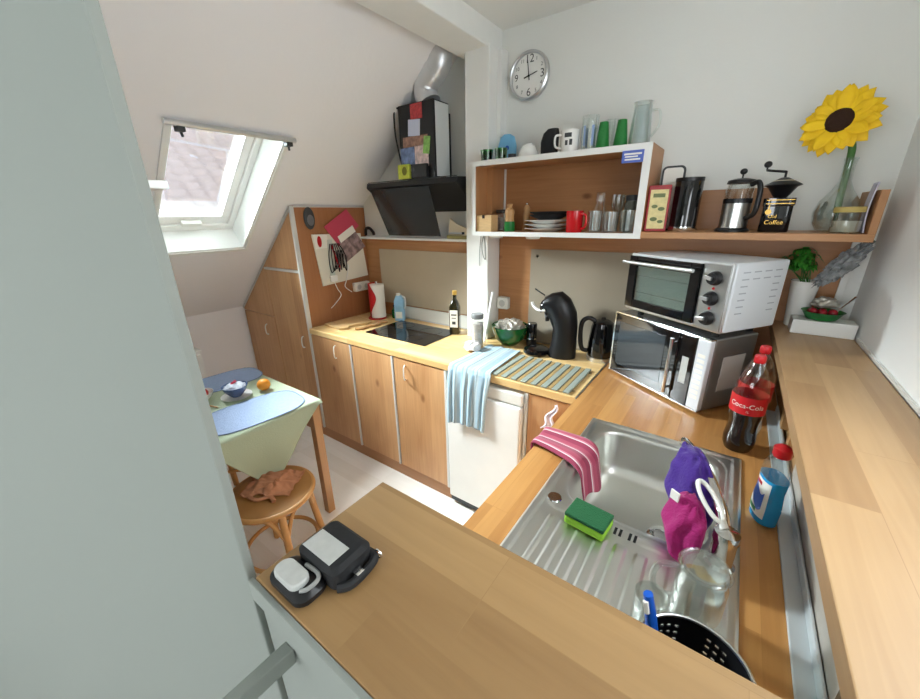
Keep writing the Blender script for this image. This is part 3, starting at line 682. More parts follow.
for k in range(9): b.box(w-.042, w-.012, -.0130, -.0120, z0+.05+.021*k, z0+.063+.021*k)
b.build('button', PAPER, t, False)
MB().box(w-.0005, w+.0012, .07, .19, z0+.075, z0+.215).build('rating_sticker', mat('grey sticker', (176, 172, 168), .5), t, False)
for x in (.04, w-.04):
    for y in (.04, d-.04): MB().cyl((x, y, 0), (x, y, z0), .014).build('foot', RUBBER, t)
SLOT = mat('vent shade', (168, 174, 182), .6)
t = thing('mini_oven', 'silver mini oven with three knobs standing on the microwave', 'oven', (2.023, -.249, .9005+z0+h+.0025), rzA)
w, d, h, z0 = .455, .286, .246, .026
MB().box(.004, w, .013, d, z0, z0+h).build('housing', SILVER, t, False, .008)
MB().box(.0, w, .0, .0125, z0, z0+h).build('front_frame', ALU, t, False, .006)
xd = w*.765
dr = bpy.data.objects.new('door', None); C.objects.link(dr); dr.parent = t
b = MB(); f0, f1 = -.014, -.001
b.box(.008, .05, f0, f1, z0+.016, z0+h-.010).box(xd-.04, xd, f0, f1, z0+.016, z0+h-.010).box(.05, xd-.04, f0, f1, z0+.016, z0+.05).box(.05, xd-.04, f0, f1, z0+h-.05, z0+h-.010)
b.build('door_frame', BLACKG, dr, False, .002)
MB().box(.045, xd-.035, -.009, -.006, z0+.045, z0+h-.045).build('door_glass', glassm('oven door glass', (232, 238, 236), .03, .5), dr, False)
MB().box(.045, xd-.035, -.0008, -.0002, z0+.045, z0+h-.045).build('cavity', CAVITY, t, False)
b = MB()
for zz in (.085, .155): b.tube([(.06, -.003, z0+zz), (xd-.05, -.003, z0+zz)], .002, 6)
b.build('rack', CHROME, t)
MB().tube([(.0, -.04, z0+h-.035), (xd-.01, -.04, z0+h-.035)], .007, 12).cyl((.03, -.04, z0+h-.035), (.03, -.012, z0+h-.035), .005).cyl((xd-.04, -.04, z0+h-.035), (xd-.04, -.012, z0+h-.035), .005).build('handle', ALU, dr)
MB().box(xd+.003, w-.004, -.006, -.0005, z0+.006, z0+h-.006).build('control_panel', STEEL, t, False, .002)
for k in range(3):
    zz = z0 + h*(.20+.29*k); xx = (xd+w)/2
    kn = MB().lathe([(.0255, 0), (.0255, .006), (.021, .018), (.019, .022), (0, .022)], (xx, -.006, zz), 28, M=Matrix.Rotation(PI/2, 3, 'X')).build('knob', BLACK, t)
    b = MB().box(-.027, .006, -.008, 0, -.006, .006).build('pointer', ALU, kn, False, .001, loc=(xx, -.028, zz)); b.rotation_euler = (0, .15*k-.1, 0)
    if k: MB().lathe([(.005, 0), (.004, .003), (0, .003)], (xx, -.006, zz-.036), 12, M=Matrix.Rotation(PI/2, 3, 'X')).build('indicator_lamp', RED, t)
for j in range(4):
    for k in range(7):
        if k < 2 or j in (0, 3): MB().box(w-.0005, w+.0008, .05+.055*j, .085+.055*j, z0+h-.035-.024*k, z0+h-.031-.024*k).build('vent_slot', SLOT, t, False)
for x in (.05, w-.05):
    for y in (.05, d-.05): MB().cyl((x, y, 0), (x, y, z0), .013).build('foot', RUBBER, t)

# ------------------------------------------------------------------ coffee machine and kettle
t = thing('coffee_machine', 'black curved capsule coffee machine in front of the glass splash panel', 'coffee machine', (1.655, -.165, .9005), math.radians(14))
def sec(c, tl, w, l, n=24):
    """elliptical section: centre c (x,z), long half-axis l along direction tl in the xz plane, half width w in y"""
    return [(c[0]+math.cos(tl)*l*math.cos(a), w*math.sin(a), c[1]+math.sin(tl)*l*math.cos(a)) for a in (2*PI*i/n for i in range(n))]
MB().ring_loft([sec((.055, .0), 0, .062, .075), sec((.057, .03), 0, .062, .073), sec((.062, .10), .05, .06, .066), sec((.062, .17), .15, .062, .066), sec((.048, .23), .35, .062, .074), sec((.022, .275), .7, .06, .078), sec((.00, .30), 1.05, .056, .070), sec((-.035, .30), 1.25, .05, .052), sec((-.062, .288), 1.35, .042, .040)]).build('body', BLACK, t, angle=50)
MB().ring_loft([sec((-.03, .30), 1.2, .04, .03), sec((-.066, .275), 1.5, .04, .036), sec((-.074, .272), 1.5, .033, .030)]).build('head', BLACKG, t)
MB().cyl((-.04, 0, .245), (-.035, 0, .195), .014, .010).cyl((-.02, 0, .235), (-.04, 0, .212), .015).build('nozzle', BLACK, t)
MB().tube(bez([(-.055, 0, .335), (-.085, 0, .352), (-.11, 0, .368)]), .0055, 8, flat=.6).build('top_lever', BLACK, t)
MB().tube(bez([(-.045, -.035, .262), (-.085, -.02, .258), (-.112, 0, .272), (-.125, .01, .292)]), [.009]*37, 8, flat=.8).build('locking_handle', WHITEC, t)['label'] = 'whitish curved locking handle'
MB().lathe([(.0, 0), (.066, 0), (.074, .012), (.070, .028), (.05, .040), (0, .044)], (-.085, 0, 0), 40).build('drip_base', BLACKG, t)
t = thing('electric_kettle', 'black electric kettle half hidden behind the microwave', 'kettle', (1.895, -.085, .9005), math.radians(200))
MB().lathe([(.066, .0), (.068, .022), (.0, .022)], (0, 0, 0), 36).build('base', ALU, t)
MB().lathe([(.064, .0235), (.068, .04), (.066, .10), (.058, .18), (.052, .205), (.03, .22), (0, .224)], (0, 0, 0), 36).build('body', BLACKG, t)
MB().tube(bez([(.040, 0, .212), (.075, 0, .226), (.105, 0, .20), (.108, 0, .12), (.095, 0, .055), (.064, 0, .045)]), .012, 12, flat=1.0).build('handle', BLACK, t)
MB().lathe([(.0, 0), (.012, 0), (.010, .01), (0, .012)], (0, 0, .223), 16).build('lid_knob', BLACK, t)
t = thing('pepper_grinder', 'small black electric mill left of the coffee machine', 'mill', (1.493, -.085, .9005))
MB().lathe([(.030, 0), (.030, .05), (.0, .05)], (0, 0, 0), 24).build('base', BLACK, t); MB().lathe([(.029, .051), (.030, .135), (.026, .142), (0, .142)], (0, 0, 0), 24).build('upper_body', BLACKG, t)
MB().lathe([(.0308, .048), (.0308, .054)], (0, 0, 0), 24, cap0=False, cap1=False).build('ring', CHROME, t)
# green bowl with foil
t = thing('mixing_bowl', 'dark green bowl filled with crumpled foil beside the white post', 'bowl', (1.362, -.118, .9005)); t.scale = (1.08, 1.08, 1.1)
MB().lathe([(.045, 0), (.05, .004), (.085, .04), (.1, .09), (.103, .108), (.099, .108), (.082, .045), (.045, .010), (0, .010)], (0, 0, 0), 44).build('shell', DGREEN, t)
tag(MB().ell((0, 0, 0), (.088, .088, .052), 48, 28, fn=lambda p: 1+.28*noise.noise(p*4)+.12*noise.noise(p*11)).build('crumpled_foil', FOIL, loc=(1.362, -.118, 1.002), angle=20), 'crumpled foil and film heaped in the green bowl', 'foil', kind=None)
# spice jar, bag, rod
t = thing('spice_jar', 'tall glass jar of pale granules with grey lid by the post', 'jar', (1.222, -.262, .9005))
MB().lathe([(.034, 0), (.037, .006), (.037, .15), (.032, .165), (.032, .172)], (0, 0, 0), 32, cap1=False).build('glass_body', GLASS, t)
MB().lathe([(.032, .004), (.0345, .008), (.0345, .145), (0, .148)], (0, 0, 0), 32).build('contents', SALT, t)
MB().lathe([(.036, .173), (.037, .176), (.037, .198), (.034, .202), (0, .202)], (0, 0, 0), 32).build('lid', mat('grey lid', (120, 122, 122), .4), t)
blob('crumpled_bag', 'crumpled whitish plastic bag at the foot of the spice jar', 'bag', NET, (1.245, -.352, .932), (.055, .042, .030), 3, .35)
tag(MB().tube([(0, 0, 0), (.022, .06, .305)], .0085, 10).build('white_rod', WHITE, loc=(1.222, -.185, .902)), 'white rod leaning against the side of the post', 'rod')
t = thing('power_socket', 'white double socket on the pine board right of the post', 'socket', (1.262, -.001, 1.125))
MB().box(-.037, .037, -.04, 0, -.037, .037).build('housing', OFFW, t, False, .006); MB().lathe([(.0, 0), (.019, 0), (.021, .003), (0.021, .004)], (0, -.0405, 0), 24, M=Matrix.Rotation(PI/2, 3, 'X')).build('socket_face', mat('socket recess', (190, 190, 186), .5), t)
tag(MB().tube(bez([(1.19, -.132, 1.555), (1.175, -.139, 1.49), (1.18, -.139, 1.43), (1.198, -.139, 1.40), (1.20, -.139, 1.46), (1.188, -.137, 1.53)]), .0022, 6).tube(bez([(1.165, -.132, 1.55), (1.158, -.137, 1.45), (1.155, -.136, 1.36)]), .0022, 6).build('lamp_cable', mat('grey cable', (150, 150, 146), .5)), 'thin cable looping on the post below the box shelf', 'cable')
# olive oil
t = thing('oil_bottle', 'dark olive oil bottle with gold cap at the hob corner', 'bottle', (.955, -.125, .9005), .4)
MB().ring_loft([rrect(-.03, .03, -.03, .03, .008, 0, 4), rrect(-.033, .033, -.033, .033, .009, .005, 4), rrect(-.033, .033, -.033, .033, .009, .18, 4), rrect(-.022, .022, -.022, .022, .012, .215, 4), rrect(-.013, .013, -.013, .013, .0125, .235, 4), rrect(-.013, .013, -.013, .013, .0125, .262, 4)]).build('glass_body', OIL, t)
MB().lathe([(.0150, .262), (.0155, .285), (.013, .29), (0, .29)], (0, 0, 0), 20).build('cap', GOLD, t)
MB().box(-.026, .026, -.0343, -.0335, .05, .165).box(-.0343, -.0335, -.026, .026, .05, .165).build('label', PAPER, t, False)
MB().box(-.018, .018, -.0352, -.0344, .13, .138).box(-.014, .014, -.0352, -.0344, .11, .115).box(-.012, .012, -.0352, -.0344, .07, .09).build('label_print', DGREY, t, False)
# drying rack mat and towel
b = MB(); n = 8
for k in range(n):
    x = .012 + k*.052; b.box(x, x+.028, -.362, -.045, .002, .010)
t = thing('roll_up_rack', 'roll-up drying rack of grey-green slats across the worktop beside the towel', 'drying rack', (1.508, -.228, .9005))
b.build('slats', mat('grey green slat', (150, 158, 148), .5), t, False, .003)
b = MB()
for k in range(7): x = .043 + k*.052; b.box(x, x+.018, -.36, -.047, .002, .007)
b.build('tan_slats', mat('tan slat', (168, 140, 92), .6), t, False, .002)
SIL = mat('brown silicone', (150, 128, 92), .7)
for y in (-.085, -.325): MB().box(.01, .415, y, y+.015, 0, .002).build('connecting_strip', SIL, t, False)
b = MB()
path2 = bez([(-.225, .906), (-.35, .907), (-.50, .908), (-.590, .910), (-.612, .898), (-.617, .86), (-.622, .75), (-.622, .58)], 8)
def tw(u, v):
    i = v*(len(path2)-1); k = min(int(i), len(path2)-2); f_ = i-k; p = path2[k]*(1-f_)+path2[k+1]*f_
    hang = max(0, (v-.60)/.4); x0 = 1.262+ .02*(1-v) + .015*hang; x1 = 1.492 + .045*min(v*1.4, 1) - .035*hang
    x = x0 + (x1-x0)*u
    wv = math.sin(u*17+1)*.012*hang + math.sin(u*31)*.004*hang
    return (x, p.x - abs(wv) - .014*hang*(1-u), p.y + .0025*math.sin(u*20)*(1-hang) + .002 + .012*hang*math.sin(u*3))
b.sheet(tw, 60, 72)
tag(b.build('kitchen_towel', TOWELB, solid=.004, angle=80), 'light blue striped towel lying on the worktop and hanging before the fridge', 'towel')
b = MB().sheet(lambda u, v: (-.035*(1-v)+.05*(u-.5)*(1.2-v)+.01*math.sin(v*9), -.012-.006*math.sin(u*9), -.12+.14*v+.012*math.sin(u*7)*(1-v)), 16, 20)
tag(b.build('dishcloth', [mat('white lilac cloth', (226, 220, 232), .9, vary=.15, vscale=50)], solid=.004, loc=(1.862, -.592, .82), angle=80), 'small white and lilac cloth hanging on the corner cabinet door', 'cloth')

# ------------------------------------------------------------------ things on the hob worktop, left corner
t = thing('paper_towel_holder', 'red curved holder with a white paper towel roll in the corner', 'paper towel', (.20, -.125, .9005), math.radians(35))
MB().lathe([(.07, 0), (.07, .008), (0, .008)], (0, 0, 0), 36).build('base', RED, t)
MB().lathe([(.018, .012), (.056, .012), (.056, .262), (.018, .262)], (.012, 0, 0), 40).build('paper_roll', PAPER, t)
MB().cyl((.012, 0, .008), (.012, 0, .285), .008).build('spindle', ALU, t)
def rs(u, v):
    z = .008+.262*v; edge = 1.1+.55*math.sin(v*5.0+2.4); a = PI - 1.35 + (edge+1.35)*u - .25
    return (.012+.064*math.cos(a+.25), .064*math.sin(a+.25), z)
MB().sheet(lambda u, v: (.012+.063*math.cos(PI*.62+(PI*.72-.55*math.cos(v*5.2))*u+.55*math.cos(v*5.2)*0), .063*math.sin(PI*.62+(PI*.72-.55*math.cos(v*5.2))*u), .008+.262*v), 20, 24).build('curved_shield', RED, t, solid=.004)
t = thing('milk_carton', 'light blue and white carton with handle behind the hob', 'carton', (.398, -.075, .9005), .5)
MB().ring_loft([rrect(-.035, .035, -.03, .03, .008, 0, 4), rrect(-.035, .035, -.03, .03, .008, .15, 4), rrect(-.022, .022, -.018, .018, .008, .19, 4)]).build('body', CARD, t)
MB().lathe([(.016, .19), (.016, .205), (0, .207)], (-.004, 0, 0), 20).build('cap', WHITE, t); MB().tube(bez([(.02, 0, .185), (.045, 0, .17), (.046, 0, .11), (.036, 0, .09)]), .006, 8).build('handle', WHITE, t)
MB().box(-.0358, -.0352, -.022, .022, .02, .075).box(-.025, .025, -.0308, -.0302, .02, .07).build('label', PAPER, t, False)
t = thing('small_bottle', 'small dark green bottle between paper towels and carton', 'bottle', (.315, -.05, .9005))
MB().lathe([(.02, 0), (.022, .004), (.022, .06), (.009, .078), (.009, .09), (0, .09)], (0, 0, 0), 20).build('body', DGREEN, t); MB().lathe([(.0105, .0905), (.0105, .104), (0, .104)], (0, 0, 0), 16).build('cap', BLACK, t)
b = MB(); poly = [(.0, .0), (.20, -.02), (.235, .03), (.20, .06), (.215, .11), (.25, .16), (.235, .25), (.02, .28)]
tag(b.prism(poly, 'z', 0, .016).build('chopping_board', RAWW, smooth=False, bevel=.003, loc=(.03, -.49, .9005), rz=0), 'pale wooden chopping board lying flat in the left worktop corner', 'chopping board')
pts = bez([(0, 0, .012), (.04, .035, .012), (.03, .09, .012), (.055, .15, .012), (.035, .20, .012), (.06, .25, .012)], 6)
tag(MB().tube(pts, .013, 10, flat=.7).build('wavy_trivet', MILLW, loc=(.315, -.44, .899)), 'wavy snake-shaped wooden trivet next to the hob', 'trivet')
t = thing('power_socket', 'white double socket on the tall cabinet side near the paper towels', 'socket', (.0008, -.105, 1.13))
MB().box(0, .04, -.072, .072, -.034, .034).build('housing', OFFW, t, False, .006)
for yy in (-.035, .035): MB().lathe([(.0, 0), (.019, 0), (.021, .003), (0.021, .004)], (.0405, yy, 0), 24, M=Matrix.Rotation(-PI/2, 3, 'Y')).build('socket_face', mat('socket recess', (190, 190, 186), .5), t)
# pinboard and what hangs on it (on the cabinet side, x = 0)
def plate(name, label, cat, mtl, quad, x0, th=.002, extra=None, group=None):
    cy = sum(q[0] for q in quad)/4; cz = sum(q[1] for q in quad)/4
    o = MB().prism([(q[0]-cy, q[1]-cz) for q in quad], 'x', 0, th).build(name, mtl, smooth=False, loc=(x0, cy, cz)); return tag(o, label, cat, group)
plate('magnet_board', 'white magnetic board on the brown cabinet side', 'board', WHITEB, [(-.475, 1.54), (-.05, 1.53), (-.015, 1.205), (-.44, 1.18)], .001, .008)
plate('pink_folder', 'pink plastic folder pinned over the top of the magnetic board', 'folder', PINK, [(-.37, 1.586), (-.163, 1.704), (-.06, 1.585), (-.264, 1.449)], .0095, .003)
plate('photo_sheet', 'printed sheet of photos pinned over the pink folder', 'paper', PHOTO, [(-.262, 1.50), (-.105, 1.55), (-.02, 1.43), (-.22, 1.325)], .0130, .002)
plate('blank_note', 'white paper strip on top of the printed photo sheet', 'paper', PAPER, [(-.27, 1.515), (-.125, 1.59), (-.10, 1.545), (-.245, 1.47)], .0153, .001)
t = thing('logo_card', 'white card with a red mark at the board corner', 'card', (.0095, -.41, 1.49))
MB().prism([(-.05, -.05), (.06, -.045), (.055, .045), (-.055, .048)], 'x', 0, .001).build('card', PAPER, t, False)
MB().ell((.0012, -.012, .0), (.0008, .018, .038)).build('red_mark', RED, t)
plate('clear_pouch', 'pale clear pouch hanging at the middle of the board', 'pouch', mat('pale film', (206, 214, 204), .3), [(-.36, 1.50), (-.32, 1.50), (-.33, 1.23), (-.37, 1.24)], .0095, .004)
b = MB()
for k in range(7):
    y = -.345+.012*k; b.tube(bez([(.018, y, 1.47), (.03, y-.03+.012*k, 1.38), (.028, y+.01*k-.02, 1.27+.012*(k % 3)), (.02, y+.03, 1.33), (.016, y+.035, 1.42)]), .0035, 6)
tag(b.build('cable_bundle', BLACK), 'black bundle of cables hanging over the magnetic board', 'cables')
tag(MB().tube(bez([(.014, -.33, 1.46), (.024, -.31, 1.36), (.026, -.29, 1.30)]), .006, 6).build('red_lanyard', RED), 'red band among the black cables', 'lanyard')
t = thing('phone_charger', 'white charger with dangling cable below the black cables', 'charger', (.0145, -.355, 1.225))
MB().box(0, .022, -.03, .03, -.022, .022).build('plug', WHITE, t, False, .005)
MB().tube(bez([(.012, .0, -.022), (.014, .02, -.08), (.012, .045, -.13), (.012, -.01, -.18), (.012, -.055, -.21)]), .0032, 6).build('cable', WHITE, t)
tag(MB().tube(bez([(.016, -.20, 1.31), (.016, -.235, 1.20), (.016, -.255, 1.15), (.016, -.20, 1.10)]), .0035, 6).build('white_cable', WHITE), 'second thin white cable hanging at the board bottom', 'cable')
t = thing('door_stop', 'dark grey oval object hung at the top left of the cabinet side', 'hook plate', (.001, -.475, 1.645))
MB().ell((.008, 0, 0), (.012, .042, .072)).build('plate', DGREY, t); MB().ell((.018, .002, -.012), (.006, .026, .036)).build('centre_disc', mat('mid grey', (110, 110, 114), .4), t)
tag(MB().tube(bez([(0, -.02, 0), (.02, -.03, .045), (.06, -.03, .05), (.085, -.02, .02), (.09, -.02, 0)]), .011, 10).build('black_strap', BLACK, loc=(.03, .005, 1.515)), 'black curved strap lying on the left end of the ledge', 'strap')
# ------------------------------------------------------------------ hood
t = thing('range_hood', 'black slanted range hood above the hob with duct cover and notes', 'hood', (.69, 0, 1.52))
prof = [(-.205, .305), (-.198, .335), (.012, .345), (.012, .15), (-.185, .29)]
MB().prism(prof, 'x', -.39, .357).build('body', BLACK, t, False, .003)
MB().hexa([(-.32, -.10, .002), (.15, -.105, .002), (.15, -.098, .002), (-.32, -.093, .002), (-.335, -.225, .292), (.17, -.225, .292), (.17, -.218, .292), (-.335, -.218, .292)]).build('glass_flap', HOODG, t, False, .002)['label'] = 'smoked glass flap'
MB().box(-.38, .35, -.196, -.191, .337, .341).build('front_trim', DGREY, t, False)
dc = MB().box(-.072, .197, -.19, -.05, .342, .735, 0).box(-.03, .16, -.05, .016, .342, .70, 0).box(.1975, .1995, -.178, -.055, .347, .728, 1).build('duct_cover', [BLACK, mat('duct side reflection', (214, 218, 218), .4, .1)], t, False, .002)  # pale right side plate: reflection of the white wall painted as colour
MB().tube(bez([(-.068, -.192, .725), (-.10, -.192, .72), (-.105, -.19, .60), (-.095, -.18, .50), (-.078, -.17, .40)]), .005, 8).build('cord', BLACK, t)
b = MB(); pp = bez([(.800, -.115, 2.256), (.778, -.115, 2.30), (.782, -.115, 2.345), (.83, -.115, 2.395), (.872, -.115, 2.425), (.888, -.115, 2.47), (.888, -.115, 2.50)], 10)
rr = [.068 for i in range(len(pp))]
b.tube(pp, rr, 32)
for k in (18, 33, 46): b.tube([pp[k]-(pp[k+1]-pp[k-1]).normalized()*.006, pp[k]+(pp[k+1]-pp[k-1]).normalized()*.006], .0700, 32)
tag(b.build('exhaust_pipe', FLEX), 'shiny metal exhaust pipe rising from the hood to the ceiling', 'pipe')
def note(name, label, cat, mtl, x0, x1, z0, z1, yy=-.1912, rot=0, th=.0015):
    o = MB().box(-(x1-x0)/2, (x1-x0)/2, -th, 0, -(z1-z0)/2, (z1-z0)/2).build(name, mtl, smooth=False, loc=((x0+x1)/2, yy, (z0+z1)/2)); o.rotation_euler = (0, rot, 0); return tag(o, label, cat, 'notes on the duct cover')
note('red_magnet_card', 'red card at the top of the black duct cover', 'card', mat('red card', (188, 64, 66), .5, vary=.3, vscale=60), 0.716, 0.805, 2.173, 2.250)
note('pale_note', 'pale blue-white note below the red card on the duct', 'note', mat('pale blue paper', (206, 212, 232), .7), 0.693, 0.784, 2.088, 2.173, rot=.08)
note('postcard', 'wide brownish postcard below the pale note', 'postcard', mat('postcard brown', (148, 112, 96), .5, vary=.5, vscale=40), 0.647, 0.840, 2.033, 2.088)
note('postcard', 'white and blue postcard at the left of the duct', 'postcard', PHOTO2, 0.623, 0.734, 1.938, 2.033, rot=-.04)
note('postcard', 'pinkish photo postcard at the middle of the duct', 'postcard', mat('pink print', (214, 190, 186), .5, vary=.4, vscale=40), 0.736, 0.840, 1.923, 2.038)
note('postcard', 'green narrow postcard at the right of the duct', 'postcard', mat('green print', (130, 180, 90), .5, vary=.4, vscale=40), 0.806, 0.854, 1.988, 2.078, -.1928, rot=.15)
note('white_leaflet', 'white leaflet at the bottom of the postcards', 'leaflet', PAPER, 0.647, 0.826, 1.903, 1.933)
t = thing('tea_packet', 'lime green packet standing on the hood left of the duct box', 'packet', (.655, -.197, 1.8625)); MB().box(-.045, .045, -.018, .005, 0, .08).build('box', YELLOWL, t, False, .003); MB().ell((.01, -.0185, .043), (.02, .001, .024)).build('emblem', mat('olive emblem', (120, 120, 40), .5), t)
t = thing('black_tin', 'black square tin standing on the hood front beside the lime packet', 'tin', (.78, -.198, 1.8625)); MB().box(-.06, .06, -.018, .005, 0, .074).build('body', BLACK, t, False, .004)
# things on the ledge right of the flap
tag(MB().prism([(-.02, 0), (.17, 0), (.165, .05), (.05, .09), (.0, .125)], 'y', 0, .012).build('serving_board', CREAM, smooth=False, bevel=.002, loc=(.875, -.046, 1.506)), 'cream coloured board leaning on the ledge right of the hood flap', 'board')
t = thing('knife', 'knife with black handle resting on the ledge before the cream board', 'knife', (.93, -.045, 1.54)); MB().box(-.06, .04, -.006, -.002, -.004, .006).build('blade', ALU, t, False); MB().box(.04, .055, -.009, 0, -.006, .008).build('handle', BLACK, t, False)
tag(MB().box(-.075, .075, -.01, .0, 0, .022).build('olive_box', mat('olive card', (148, 140, 90), .6), smooth=False, loc=(.93, -.0475, 1.5055)), 'small flat olive box on the ledge at the right of the hood', 'box')
# ------------------------------------------------------------------ clock
t = thing('wall_clock', 'round silver-rimmed wall clock on the white wall above the shelf', 'clock', (1.367, .0195, 2.313)); t.scale = (.95, 1, .95)
RX = Matrix.Rotation(PI/2, 3, 'X')
MB().lathe([(.0, 0), (.112, 0), (.116, .01), (.114, .026), (.106, .032), (.101, .028), (.10, .018)], (0, 0, 0), 60, cap1=False, M=RX).build('rim', ALU, t)
MB().lathe([(0, .012), (.1005, .012), (.1005, .016), (0, .016)], (0, 0, 0), 60, M=RX).build('dial', WHITEC, t)
b = MB()
for k in range(1, 13):
    a = PI/2 - 2*PI*k/12; big = k in (3, 6, 9, 12); r = .076 if big else .082
    b.text(str(k), .054 if k in (12, 3, 6) else (.046 if big else .024), lambda x, y, z, a=a, r=r: (x+r*math.cos(a), -.0168, y+r*math.sin(a)))
b.build('numerals', DGREY, t, False, recalc=False)
def hand(b, ang, L, w, tail=.02):
    a = PI/2-ang; dx, dz = math.cos(a), math.sin(a)
    p = [(-tail*dx-w*dz, -tail*dz+w*dx), (L*dx-w*.5*dz, L*dz+w*.5*dx), (L*dx+w*.5*dz, L*dz-w*.5*dx), (-tail*dx+w*dz, -tail*dz-w*dx)]
    b.prism(p, 'y', -.0215, -.0195)
b = MB(); hand(b, math.radians(76), .05, .003, .03); b.build('hour_hand', BLACK, t, False)
b = MB(); hand(b, math.radians(-8), .072, .0024); b.build('minute_hand', BLACK, t, False)
MB().cyl((0, -.017, 0), (0, -.024, 0), .005).build('hub', BLACK, t)

# ------------------------------------------------------------------ inside the box shelf
zs = 1.5615
t = thing('salt_box', 'small open wooden box with notch at the left end of the box shelf', 'box', (1.252, -.205, zs))
MB().box(-.045, .045, -.035, .035, 0, .006).box(-.045, .045, -.035, -.029, .006, .085).box(-.045, .045, .029, .035, .006, .085).box(-.045, -.039, -.029, .029, .006, .085).box(.039, .045, -.029, .029, .006, .085).build('body', RAWW, t, False, .001)
MB().box(-.012, .004, -.0358, -.0352, .068, .0855).build('notch', BLACK, t, False)
t = thing('preserve_jar', 'glass jar with dark lid behind the little wooden box', 'jar', (1.282, -.095, zs)); MB().lathe([(.036, 0), (.037, .08), (.03, .092)], (0, 0, 0), 28, cap1=False).build('glass_body', GLASS, t); MB().lathe([(.034, .005), (.034, .07), (0, .07)], (0, 0, 0), 28).build('contents', SALT, t); MB().lathe([(.034, .093), (.035, .112), (0, .113)], (0, 0, 0), 28).build('lid', DGREY, t)
t = thing('pepper_mill', 'wooden pepper mill with green base on the box shelf', 'mill', (1.378, -.185, zs))
MB().lathe([(.027, 0), (.028, .003), (.028, .05), (0, .05)], (0, 0, 0), 28).build('base', GREEN, t); MB().lathe([(.025, .051), (.022, .075), (.026, .095), (.024, .11), (.012, .118), (.012, .128), (.015, .136), (.0, .142)], (0, 0, 0), 28).build('upper_body', MILLW, t)
t = thing('pepper_mill', 'turned wooden mill standing behind the one with the green base', 'mill', (1.428, -.085, zs)); t.scale = (.85, .85, 1)
MB().lathe([(.026, 0), (.02, .04), (.024, .08), (.018, .10), (.020, .115), (.012, .13), (0, .136)], (0, 0, 0), 28).build('body', MILLW, t); MB().ell((0, 0, .138), (.008, .008, .007)).build('knob', CHROME, t)
def dish(name, label, cat, mtl, loc, prof, group=None): return tag(MB().lathe(prof, (0, 0, 0), 48, cap1=False).build(name, mtl, loc=loc), label, cat, group)
pl = [(.05, 0), (.055, .003), (.098, .016), (.099, .018), (.052, .007), (0, .006)]
dish('plate', 'lowest white plate of the stack on the box shelf', 'plate', WHITEC, (1.567, -.135, zs), [(r*1.17, z) for r, z in pl], 'stacked plates')
dish('plate', 'second white plate from the bottom of the stack', 'plate', WHITEC, (1.570, -.133, zs+.0195), [(r*1.20, z) for r, z in pl], 'stacked plates')
dish('plate', 'third white plate in the stack below the black bowls', 'plate', WHITEC, (1.565, -.134, zs+.039), [(r*1.14, z) for r, z in pl], 'stacked plates')
dish('bowl', 'black shallow bowl on top of the white plates, lower one', 'bowl', BLACKM, (1.578, -.13, zs+.0585), [(.05, 0), (.099, .020), (.102, .025), (.098, .025), (.05, .006), (0, .006)], 'black bowls')
dish('bowl', 'topmost black shallow bowl of the plate stack', 'bowl', BLACKM, (1.578, -.13, zs+.0725), [(.05, 0), (.099, .020), (.102, .025), (.098, .025), (.05, .006), (0, .006)], 'black bowls')
t = thing('red_mug', 'red mug on the box shelf beside the plates', 'mug', (1.735, -.195, zs))
MB().lathe([(.036, 0), (.038, .004), (.040, .098), (.037, .098), (.035, .008), (0, .008)], (0, 0, 0), 36, cap1=False).build('body', REDMUG, t)
MB().tube(bez([(.034, -.015, .082), (.058, -.026, .080), (.066, -.03, .05), (.056, -.025, .022), (.034, -.015, .018)]), .0055, 10).build('handle', REDMUG, t)
def tumbler(loc, label, r, h, name='drinking_glass', taper=1.1):
    t = thing(name, label, 'glass', loc, 0, 'glasses in the box shelf')
    MB().lathe([(r*.9, 0), (r*.95, .004), (r*taper, h), (r*taper-.002, h), (r*.93, .008), (0, .008)], (0, 0, 0), 32, cap1=False).build('body', GLASS, t)
    MB().tube([(r*taper*math.cos(2*PI*i/28), r*taper*math.sin(2*PI*i/28), h) for i in range(28)], .0014, 6, closed=True).build('rim', GLASS, t); return t
tumbler((1.832, -.20, zs), 'glass tumbler beside the red mug at the shelf front', .029, .095)
tumbler((1.905, -.20, zs), 'glass tumbler second from the red mug at the shelf front', .031, .09)
tumbler((1.976, -.20, zs), 'glass tumbler at the right front of the box shelf', .030, .095)
t = thing('glass_bottle', 'tall clear bottle standing behind the tumblers next to the red mug', 'bottle', (1.82, -.10, zs)); MB().lathe([(.030, 0), (.032, .10), (.022, .125), (.022, .175), (.024, .18)], (0, 0, 0), 30, cap1=False).build('body', GLASS, t)
t = thing('wine_glass', 'stemmed glass at the back of the box shelf', 'glass', (1.90, -.09, zs)); MB().lathe([(.03, 0), (.03, .003), (.004, .006), (.0035, .07), (.02, .085), (.032, .12), (.029, .165), (.028, .165), (.03, .12), (.018, .088), (0, .078)], (0, 0, 0), 30, cap1=False).build('body', GLASS, t)
t = thing('storage_jar', 'grey glass jar with dark lid in the right back corner of the box shelf', 'jar', (1.968, -.10, zs)); MB().lathe([(.035, 0), (.036, .12), (.03, .135)], (0, 0, 0), 28).build('body', mat('smoky glass', (120, 124, 116), .1, trans=.4), t); MB().lathe([(.032, .136), (.032, .16), (0, .16)], (0, 0, 0), 24).build('lid', DGREY, t)
